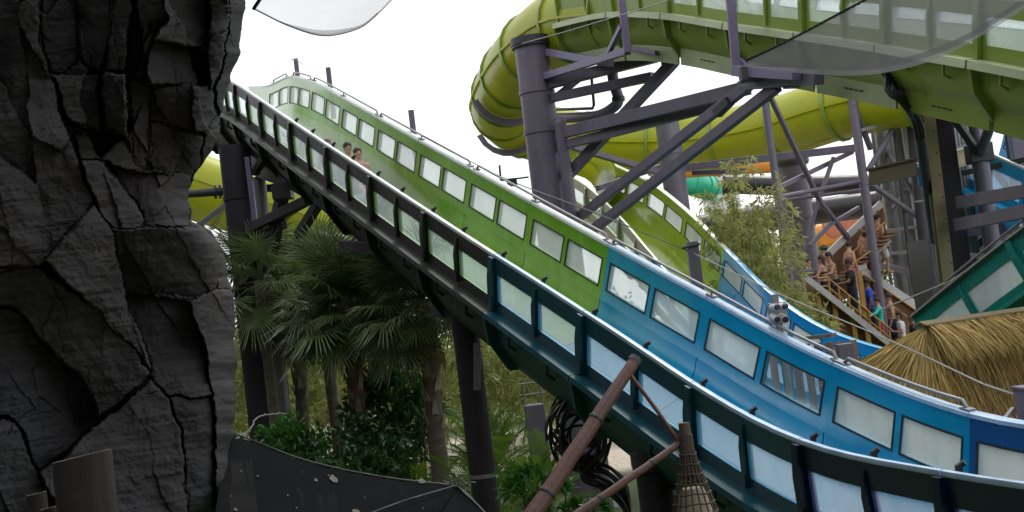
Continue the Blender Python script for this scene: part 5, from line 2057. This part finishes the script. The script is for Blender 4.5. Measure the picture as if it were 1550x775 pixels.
def leaf_cloud(n, centre, rad, leaf_l, leaf_w, droop=.2, shell=.55, cl=26, fold=True):
    """leaves gathered in clumps through an uneven volume"""
    mb = MB()
    nc = max(4, n // cl)
    V, F = [], []
    rad = np.asarray(rad, float)
    for c in range(nc):
        u = nrm(rng.normal(0, 1, 3))
        rr = (shell + (1 - shell) * random.random()) * random.uniform(.75, 1.12)
        cc = centre + u * rad * rr
        cr = random.uniform(.14, .30) * rad.mean()
        out = nrm(u + [0, 0, .3])
        for k in range(cl):
            p = cc + rng.normal(0, .5, 3) * cr
            d = nrm(out + rng.normal(0, .75, 3) + [0, 0, -droop])
            L = leaf_l * random.uniform(.6, 1.25)
            s_ = nrm(np.cross(d, rng.normal(0, 1, 3) + [0, 0, 1.2])) * leaf_w * .5 * random.uniform(.7, 1.2)
            up_ = nrm(np.cross(s_, d)) * leaf_w * .22
            m_ = p + d * L * .45
            e = p + d * L + [0, 0, -droop * L * .5]
            b = len(V)
            V += [p, m_ - s_ + up_, m_ + s_ + up_, e]
            if fold:
                V += [m_]
                F += [(b, b + 1, b + 4), (b, b + 4, b + 2), (b + 1, b + 3, b + 4), (b + 4, b + 3, b + 2)]
            else:
                F += [(b, b + 1, b + 3, b + 2)]
    mb.add(V, F)
    return mb


def shrub(label, x, y, d, rad, n, mat, leaf=(.16, .07), group='leafy shrubs under the slide', name='leafy_shrub', stems=7):
    c = P(x, y, d)
    t = thing(name, label, 'shrub', (c[0], c[1], 0), group)
    leaf_cloud(n, c, rad, leaf[0], leaf[1]).build('foliage', mt[mat], t)
    for k in range(stems):
        mb = MB()
        a = random.uniform(0, 6.28)
        b = np.array([c[0] + .15 * math.cos(a), c[1] + .15 * math.sin(a), 0])
        e = c + np.array([math.cos(a) * rad[0] * .6, math.sin(a) * rad[1] * .6, random.uniform(0, rad[2] * .6)])
        mb.tube([b, (b + e) / 2 + [0, 0, .2], e], [.03, .02, .008], 6)
        mb.build('stem', mt['bark'], t)


shrub('big glossy dark green shrub between the palm trunks', 590, 640, 26., (1.2, 1., 1.15), 2600, 'shrub', (.20, .09))
shrub('fresh green shrub top beside the cross-hatched trunk', 612, 588, 25.6, (.55, .5, .4), 420, 'shrub2', (.22, .09))
shrub('dark shrub at the foot of the reddish palm', 500, 680, 25., (1.1, .8, .7), 1500, 'shrub', (.20, .09))
shrub('dark shrub at the foot of the shaggy palm', 440, 680, 25., (.8, .7, .6), 900, 'shrub2', (.18, .08))
shrub('low shrub under the glossy dark shrub', 560, 705, 24., (1., .7, .45), 1100, 'shrub', (.18, .09))
shrub('bright broad-leaved plant beside the leaning red-brown pole', 822, 745, 18.5, (.55, .5, .50), 330, 'shrub2', (.21, .085))
shrub('small leafy plant below the hose coil', 880, 775, 18.0, (.35, .3, .3), 130, 'shrub2', (.19, .08))


def bamboo(label, x, ytop, d, width, ybot, n, mat, group, leafs=(.23, .036), nculm=6, depth=None):
    top = P(x, ytop, d)
    bot = P(x + (ybot - ytop) * .12, ybot, d)
    h = top[2] - bot[2]
    c = np.array([top[0] * .5 + bot[0] * .5, top[1], (top[2] + bot[2]) / 2])
    t = thing('bamboo_clump', label, 'bamboo', (c[0], c[1], 0), group)
    V, F = [], []
    per = max(1, n // nculm)
    for k in range(nculm):
        bx = c + [random.gauss(0, width * .3), random.gauss(0, .5), 0]
        base = np.array([bx[0], bx[1], 0])
        tip = base + [random.gauss(0, width * .35), random.gauss(0, .5), top[2] * random.uniform(.72, 1.03)]
        if k == 0: tip = top.copy()
        bow = np.array([random.gauss(0, .3), random.gauss(0, .3), 0])
        cur = np.array([base * (1 - f) + tip * f + bow * math.sin(math.pi * f) for f in np.linspace(0, 1, 12)])
        mb = MB()
        mb.tube(cur, np.linspace(.026, .004, 12), 6)
        mb.build('culm', mt['culm'], t, smooth=50)
        for q in range(per // 9):
            f = random.uniform(.30, 1) ** .8
            zlim = (bot[2] - .2) / tip[2]
            f = max(f, zlim + random.uniform(0, .05))
            p = np.array([np.interp(f, np.linspace(0, 1, 12), cur[:, a]) for a in range(3)])
            br = rng.normal(0, 1, 3) * [1, 1, .4]
            br = nrm(br) * random.uniform(.15, 1.0) * (1.2 - .75 * f) * max(.7, width * .75)
            e = p + br + [0, 0, -.1 * random.random()]
            for j in range(9):
                s0 = p + (e - p) * random.uniform(.35, 1.05) + rng.normal(0, .035, 3)
                dd = nrm(br / (np.linalg.norm(br) + 1e-6) + rng.normal(0, .55, 3) + [0, 0, -.55])
                L = leafs[0] * random.uniform(.6, 1.25)
                sd = nrm(np.cross(dd, rng.normal(0, 1, 3))) * leafs[1] * .5 * random.uniform(.8, 1.6)
                m_ = s0 + dd * L * .4
                b = len(V)
                V += [s0, m_ - sd, m_ + sd, s0 + dd * L + [0, 0, -.03]]
                F += [(b, b + 1, b + 3, b + 2)]
    mb = MB()
    mb.add(V, F)
    mb.build('foliage', mt[mat], t)


gb_ = 'bamboo clumps beside the stair'
for (lab, x, yt, d, w, yb, n) in (('tallest feathery bamboo spray in front of the lime tube', 1128, 222, 31.5, .75, 460, 3600),
                                  ('bamboo clump behind the light blue rim', 1092, 296, 33.5, 1.1, 470, 7000), ('bamboo clump below the black tubes', 1140, 322, 33.5, 1.0, 490, 6000),
                                  ('bamboo clump nearest the stair landing', 1160, 392, 33.5, .5, 500, 6000), ('yellowing bamboo clump beneath the near stair stringer', 1225, 458, 33.4, .6, 540, 5000),
                                  ('bamboo clump whose tips touch the lower black tube', 1108, 318, 33., 1.0, 480, 4500), ('bamboo clump filling the gap beside the thick purple column', 1150, 350, 34.2, .7, 500, 4500),
                                  ('short bamboo tuft below the landing corner', 1192, 448, 33.8, .4, 520, 4000), ('bamboo clump low behind the light blue slide', 1150, 400, 32., 1.2, 520, 7000)):
    bamboo(lab, x, yt, d, w, yb, n, 'bamboo', gb_)
gb2 = 'bamboo screen behind the palms'
for i, x in enumerate((390, 440, 490, 545, 600, 655, 710, 765, 820, 880, 940)):
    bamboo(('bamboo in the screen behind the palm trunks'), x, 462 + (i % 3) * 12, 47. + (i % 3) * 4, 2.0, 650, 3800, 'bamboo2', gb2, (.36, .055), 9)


# leafy trees closing the far view
def tree(label, x, ytop, d, rad, n, mat, group):
    c = P(x, ytop, d) - [0, 0, rad[2]]
    t = thing('tree', label, 'tree', (c[0], c[1], 0), group)
    mb = MB()
    mb.tube([[c[0], c[1], 0], [c[0] + .1, c[1], c[2] * .5], c], [.22, .17, .08], 10)
    for k in range(6):
        a = k * 1.05
        mb.tube([c - [0, 0, rad[2] * .5], c + [math.cos(a) * rad[0] * .4, math.sin(a) * rad[1] * .4, 0], c + [math.cos(a) * rad[0] * .75, math.sin(a) * rad[1] * .75, rad[2] * .3]], [.09, .06, .02], 6)
    mb.build('trunk', mt['bark'], t, smooth=60)
    leaf_cloud(n, c, rad, .34, .17, shell=.35, fold=False).build('crown', mt[mat], t)


for i, (x, yt, d, r) in enumerate(((330, 470, 62, 3.), (420, 475, 66, 3.6), (520, 470, 64, 3.6), (620, 478, 66, 3.6), (720, 470, 64, 3.4), (820, 462, 66, 3.4), (930, 450, 66, 3.4))):
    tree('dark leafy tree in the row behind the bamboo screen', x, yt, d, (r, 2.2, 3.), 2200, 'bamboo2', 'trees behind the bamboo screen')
for (x, yt, d, r, lab) in ((1235, 318, 62, 2.2, 'green tree above the orange tube'), (1120, 300, 70, 3., 'green tree far behind the black tubes'), (1320, 330, 66, 2.4, 'green tree behind the coral tube'), (1530, 330, 48, 1.6, 'green tree glimpsed behind the forked column')):
    tree(lab, x, yt, d, (r, 1.8, 2.2), 1600, 'bamboo', 'trees behind the stair')

# ------------------------------------------------------------------ people
SKIN = {k: M('skin_' + k, c, .55, .08, 6.) for k, c in (('fair', (.55, .31, .22)), ('tan', (.40, .21, .13)), ('brown', (.20, .10, .06)), ('red', (.55, .24, .18)))}
CLOTH = {k: M('cloth_' + k, c, .8, .12, 8.) for k, c in (('black', (.012, .012, .014)), ('blue', (.02, .05, .40)), ('teal', (.02, .42, .33)), ('navy', (.015, .02, .06)), ('white', (.6, .6, .62)),
                                                          ('red', (.42, .04, .05)), ('grey', (.14, .14, .15)), ('pink', (.55, .16, .2)), ('green', (.05, .09, .04)))}
HAIR = {k: M('hair_' + k, c, .6, .2, 30.) for k, c in (('black', (.008, .007, .006)), ('brown', (.035, .02, .012)), ('blond', (.22, .14, .06)))}
eye_m = M('eye', (.02, .015, .012), .3, .1)


def ico(mb, c, r, sc_=(1, 1, 1), nu=10, nv=7):
    V, F = [], []
    for j in range(nv + 1):
        th = math.pi * j / nv
        for i in range(nu):
            ph = 2 * math.pi * i / nu
            V.append([c[0] + r * sc_[0] * math.sin(th) * math.cos(ph), c[1] + r * sc_[1] * math.sin(th) * math.sin(ph), c[2] + r * sc_[2] * math.cos(th)])
    for j in range(nv):
        for i in range(nu):
            i2 = (i + 1) % nu
            F.append((j * nu + i, (j + 1) * nu + i, (j + 1) * nu + i2, j * nu + i2))
    mb.add(V, F)


def limb(mb, pts, rs, n=10):
    mb.tube(pts, rs, n)
    for p, r in zip(pts, rs):
        ico(mb, p, r * .99)


def person(label, foot, yaw, h=1.7, top=None, bottom='navy', hair='brown', skin='tan', arms=('down', 'down'), stride=.0, seated=False, long_hair=False, cap=None, group='people queuing on the stair', lean=0., turn=0., female=False):
    k = h / 1.72
    t = thing('person', label, 'person', tuple(foot), group)
    t.rotation_euler = (0, 0, yaw)
    t.scale = (k, k, k)
    WOFF[t] = np.zeros(3)
    zo = -.50 if seated else 0.
    L_ = lambda x, y, z: np.array([x, y + lean * max(0, z - .9) * 1.0, z + zo])
    b = MB()
    sw = .155 if female else .18
    # torso stack of ellipsoids
    torso = [(.92, .165, .115), (1.0, .16, .11), (1.1, .145, .10), (1.2, .155, .108), (1.3, .17, .115), (1.38, .165, .10), (1.44, .10, .075)]
    for z, rx, ry in torso:
        ico(b, L_(0, 0, z), 1., (rx, ry, .10), 14, 8)
    limb(b, [L_(0, 0, 1.42), L_(0, .01, 1.56)], [.06, .055])
    hd = L_(0, .02, 1.62)
    ico(b, hd + [0, 0, .02], 1., (.078, .096, .112), 16, 12)
    ico(b, hd + [0, .03, -.06], 1., (.055, .06, .06), 12, 8)
    ct, st_ = math.cos(turn), math.sin(turn)
    rotz = lambda x, y, z: hd + np.array([x * ct - y * st_, x * st_ + y * ct, z])
    ico(b, rotz(0, .10, -.005), 1., (.014, .02, .022), 8, 6)
    for sg in (-1, 1):
        ico(b, rotz(sg * .078, 0, 0), 1., (.012, .022, .032), 8, 6)
    sleeves = []
    for sg, a in zip((-1, 1), arms):
        S = L_(sg * sw, 0, 1.39)
        if a == 'down': Eb, Wr = S + [sg * .06, -.03, -.27], S + [sg * .07, .05, -.50]
        elif a == 'rail': Eb, Wr = S + [sg * .10, .16, -.22], S + [sg * .06, .40, -.24]
        elif a == 'out': Eb, Wr = S + [sg * .22, .10, -.12], S + [sg * .42, .22, -.16]
        elif a == 'bent': Eb, Wr = S + [sg * .10, -.02, -.26], S + [sg * -.02, .2, -.22]
        elif a == 'up': Eb, Wr = S + [sg * .16, .10, .10], S + [sg * .12, .22, .32]
        limb(b, [S, Eb, Wr], [.052, .042, .03])
        sleeves.append((S, Eb, Wr))
        ad = nrm(Wr - Eb)
        pal = Wr + ad * .06
        sd = nrm(np.cross(ad, [0, 0, 1.]) if abs(ad[2]) < .9 else [1., 0, 0])
        ico(b, pal, 1., (.035, .035, .035), 8, 6)
        cu = nrm(np.array([0, 0, -1.]) * .6 + ad) if abs(ad[2]) < .9 else nrm(ad + [0, .5, 0])
        for q, fl in enumerate((.062, .075, .07, .055)):
            r0 = pal + sd * (q - 1.5) * .019 + ad * .02
            limb(b, [r0, r0 + ad * fl * .6, r0 + ad * fl * .6 + cu * fl * .5], [.0105, .01, .009], 6)
        r0 = pal - sd * sg * .03
        limb(b, [r0, r0 - sd * sg * .02 + ad * .03, r0 - sd * sg * .02 + ad * .055], [.012, .011, .01], 6)
    legs = []
    for sg in (-1, 1):
        hp = L_(sg * .088, 0, .88)
        if seated:
            kn, an = hp + [sg * .08, .42, .05], hp + [sg * .06, .74, -.22]
            to = an + [0, .12, .06]
        else:
            s_ = stride * sg
            kn = np.array([sg * .1, .05 + s_ * .5, .48 + max(0, s_) * .25])
            an = np.array([sg * .1, -.02 + s_ * .75, .07 + max(0, s_) * .5])
            to = an + [sg * .015, .15, -.035]
        limb(b, [hp, kn, an], [.088, .058, .04])
        limb(b, [an, to], [.042, .034])
        legs.append((hp, kn, an))
    o = b.build('body', SKIN[skin], t)
    rm = o.modifiers.new('union', 'REMESH')
    rm.mode = 'VOXEL'
    rm.voxel_size = .0125
    rm.use_smooth_shade = True
    sm = o.modifiers.new('soften', 'SMOOTH')
    sm.factor = .5
    sm.iterations = 3
    # eyes and mouth
    fb = MB()
    for sg in (-1, 1): ico(fb, rotz(sg * .03, .088, .018), 1., (.010, .008, .006), 8, 5)
    ico(fb, rotz(0, .09, -.05), 1., (.02, .006, .004), 8, 5)
    fb.build('face', eye_m, t)

    def shell(name, mat, fn):
        c = MB()
        fn(c)
        ob = c.build(name, mat, t)
        r_ = ob.modifiers.new('union', 'REMESH')
        r_.mode = 'VOXEL'
        r_.voxel_size = .018
        r_.use_smooth_shade = True
        s2_ = ob.modifiers.new('soften', 'SMOOTH')
        s2_.iterations = 2
        return ob
    # hair
    def hairf(c):
        ico(c, hd + np.array([st_ * .012, -ct * .012, .048]), 1., (.092, .106, .106), 14, 10)
        if long_hair:
            for z in (0, -.07, -.14, -.21):
                ico(c, hd + np.array([st_ * .06, -ct * .06, z]), 1., (.085, .06, .07), 10, 7)
    shell('hair', HAIR[hair], hairf)
    if cap:
        def capf(c):
            ico(c, hd + [0, -.01, .065], 1., (.10, .112, .085), 14, 9)
            ico(c, hd + [0, .0, .05], 1., (.15, .16, .014), 14, 6)
        shell('hat', CLOTH[cap], capf)
    if top:
        def topf(c):
            for z, rx, ry in torso[:-1]:
                ico(c, L_(0, 0, z), 1., (rx + .018, ry + .018, .105), 14, 8)
            for S, Eb, Wr in sleeves:
                limb(c, [S, S + (Eb - S) * (1. if top == 'teal' else .62)], [.066, .058])
                if top == 'teal': limb(c, [Eb, Eb + (Wr - Eb) * .9], [.052, .042])
        shell('shirt', CLOTH[top], topf)
    elif female:
        def bik(c):
            for sg in (-1, 1): ico(c, L_(sg * .07, .075, 1.28), 1., (.075, .06, .06), 10, 7)
            for z in (1.24, 1.27): ico(c, L_(0, 0, z), 1., (.178, .12, .028), 14, 6)
        shell('swim_top', CLOTH[bottom], bik)

    def botf(c):
        for z in (.9, .98): ico(c, L_(0, 0, z), 1., (.182, .13, .085), 14, 8)
        for hp, kn, an in legs:
            e = hp + (kn - hp) * (.15 if female else .85)
            limb(c, [hp, e], [.105, .092])
    shell('swim_shorts', CLOTH[bottom], botf)
    return t


def stand(px, py_head, d, h=1.7):
    """foot point from the top of the head sighted in the photo"""
    p = P(px, py_head, d)
    return p - [0, 0, h]


# heading up the near flight is to the left in the photo (-X), up the far flight is to the right
UP1, UP2 = RAD(75), RAD(-70)
person('person in black shirt and dark shorts with a hand on the ochre rail', stand(1284, 394, 35.6, 1.82), UP1 + .3, 1.82, 'black', 'navy', 'black', 'brown', ('rail', 'down'), .1)
person('bare-backed broad person leaning on the landing rail', stand(1258, 383, 35.9, 1.75), UP1 + .5, 1.75, None, 'navy', 'black', 'tan', ('rail', 'rail'), .0, lean=.12)
person('person with dark hair in a black swimsuit at the landing corner', stand(1243, 388, 35.5, 1.65), UP1 - .1, 1.65, None, 'black', 'brown', 'tan', ('rail', 'down'), female=True, long_hair=True)
person('person in a grey bucket hat behind the others on the landing', stand(1247, 373, 36.6, 1.7), UP1 - .4, 1.7, None, 'grey', 'brown', 'fair', ('down', 'down'), cap='green')
person('person with dark hair half hidden by bamboo at the landing', stand(1222, 393, 35.6, 1.6), RAD(200), 1.6, 'grey', 'black', 'brown', 'fair', ('bent', 'down'), female=True, long_hair=True)
person('person in a pink swim top starting the upper flight', stand(1283, 367, 36.9, 1.62), UP2 + .2, 1.62, None, 'pink', 'brown', 'fair', ('down', 'down'), female=True, turn=.8)
person('bare-backed person in red shorts on the upper flight', stand(1309, 352, 37.2, 1.72), UP2, 1.72, None, 'red', 'brown', 'fair', ('down', 'bent'), .12)
person('person in white shorts high on the upper flight', stand(1326, 326, 37.5, 1.74), UP2, 1.74, None, 'white', 'black', 'tan', ('down', 'down'), .12)
person('reddened bare-backed person climbing behind the slim tower post', stand(1303, 348, 37.7, 1.66), UP2, 1.66, None, 'pink', 'blond', 'red', ('down', 'down'), .1, female=True)
person('person in bright blue shirt on the lower flight', stand(1312, 423, 35.9, 1.7), UP1, 1.7, 'blue', 'navy', 'black', 'brown', ('down', 'down'), .12)
person('child in teal long-sleeved shirt and red shorts reaching for the rail', stand(1328, 452, 35.4, 1.42), UP1, 1.42, 'teal', 'red', 'brown', 'fair', ('out', 'down'), .12)
person('bare-chested person with dark hair behind the child in teal', stand(1345, 445, 36.1, 1.68), UP1, 1.68, None, 'navy', 'brown', 'tan', ('down', 'down'), .1)
person('person in white shirt low on the stair', stand(1361, 473, 35.8, 1.55), UP1, 1.55, 'white', 'grey', 'brown', 'fair', ('bent', 'down'), long_hair=True, female=False)
person('dark-haired person at the foot of the stair by the teal slide', stand(1380, 477, 36.1, 1.62), UP1, 1.62, 'black', 'black', 'black', 'brown', ('down', 'down'))

# riders in a raft on the green part of the slide
RT = J0 + 2.42
fp, fT, fl, fn = PA.frame(RT)
rz = math.atan2(-fT[0], fT[1])
raft = thing('raft', 'dark two-seat raft carrying riders down the green slide', 'raft', tuple(PA.at(RT, 0, -1.32)))
mb = MB()
hwid = .46
lo_ = []
for a in np.linspace(0, 2 * math.pi, 40):
    ca, sa = math.cos(a), math.sin(a)
    lo_.append(PA.at(RT + .42 * np.sign(ca) * abs(ca) ** .6, hwid * np.sign(sa) * abs(sa) ** .6, -1.20))
mb.tube(lo_, .15, 10, cap=False)
mb.build('inflated_rim', mt['raft'], raft, smooth=60)
mb = MB()
mb.add([PA.at(RT - .4, -.4, -1.27), PA.at(RT - .4, .4, -1.27), PA.at(RT + .4, .4, -1.27), PA.at(RT + .4, -.4, -1.27),
        PA.at(RT - .4, -.4, -1.33), PA.at(RT - .4, .4, -1.33), PA.at(RT + .4, .4, -1.33), PA.at(RT + .4, -.4, -1.33)],
       [(0, 1, 2, 3), (7, 6, 5, 4), (0, 4, 5, 1), (1, 5, 6, 2), (2, 6, 7, 3), (3, 7, 4, 0)])
mb.build('floor', mt['raft'], raft)
for (dt, lab, sk, hr, lat) in ((.12, 'bare-shouldered rider with dark hair at the front of the raft', 'red', 'brown', .02), (-.10, 'dark-haired rider just behind the front rider', 'tan', 'black', -.02)):
    q = PA.at(RT + dt, lat + .12, -1.24)
    o = person(lab, q - [0, 0, .30], rz, 1.7, None, 'navy', hr, sk, ('down', 'bent'), seated=True, group='riders on the green slide')
q = PA.at(RT - .55, .0, -1.24)
person('third rider far back on the green slide, only the head showing', q - [0, 0, .34], rz, 1.55, None, 'navy', 'black', 'tan', ('down', 'down'), seated=True, group='riders on the green slide')
# churned water in the crest of the slide
mb = MB()
for k in range(60):
    ta = J0 - .2 + random.uniform(0, .5)
    c = PA.at(ta, random.gauss(.35, .15), -1.28 + random.uniform(0, .12))
    ico(mb, c, random.uniform(.02, .07), (1.4, 1, .5), 6, 4)
mb.build('white_water', mt['water'], None, smooth=60, label='white splash of churned water at the crest of the green slide', kind='stuff')

# fine spray hanging in the upper trough
mb = MB()
rr = []
for t in np.linspace(J0 - .6, J0 + 4.6, 14):
    w_ = .72 * max(.03, math.sin(math.pi * (t - J0 + .6) / 5.2)) ** .6
    rr.append([PA.at(t, w_ * math.cos(a), -.8 + .6 * w_ * math.sin(a)) for a in np.arange(10) * 2 * math.pi / 10])
mb.sweep(rr)
mist_m = bpy.data.materials.new('spray_mist')
mist_m.use_nodes = True
mn = mist_m.node_tree.nodes
mn.remove(mn['Principled BSDF'])
pv = mn.new('ShaderNodeVolumePrincipled')
pv.inputs['Color'].default_value = (.95, .97, .96, 1)
pv.inputs['Density'].default_value = .17
mist_m.node_tree.links.new(pv.outputs['Volume'], mn['Material Output'].inputs['Volume'])
o = mb.build('mist', mist_m, None, label='thin white spray hanging in the upper green trough', kind='stuff')
fix_normals(o)
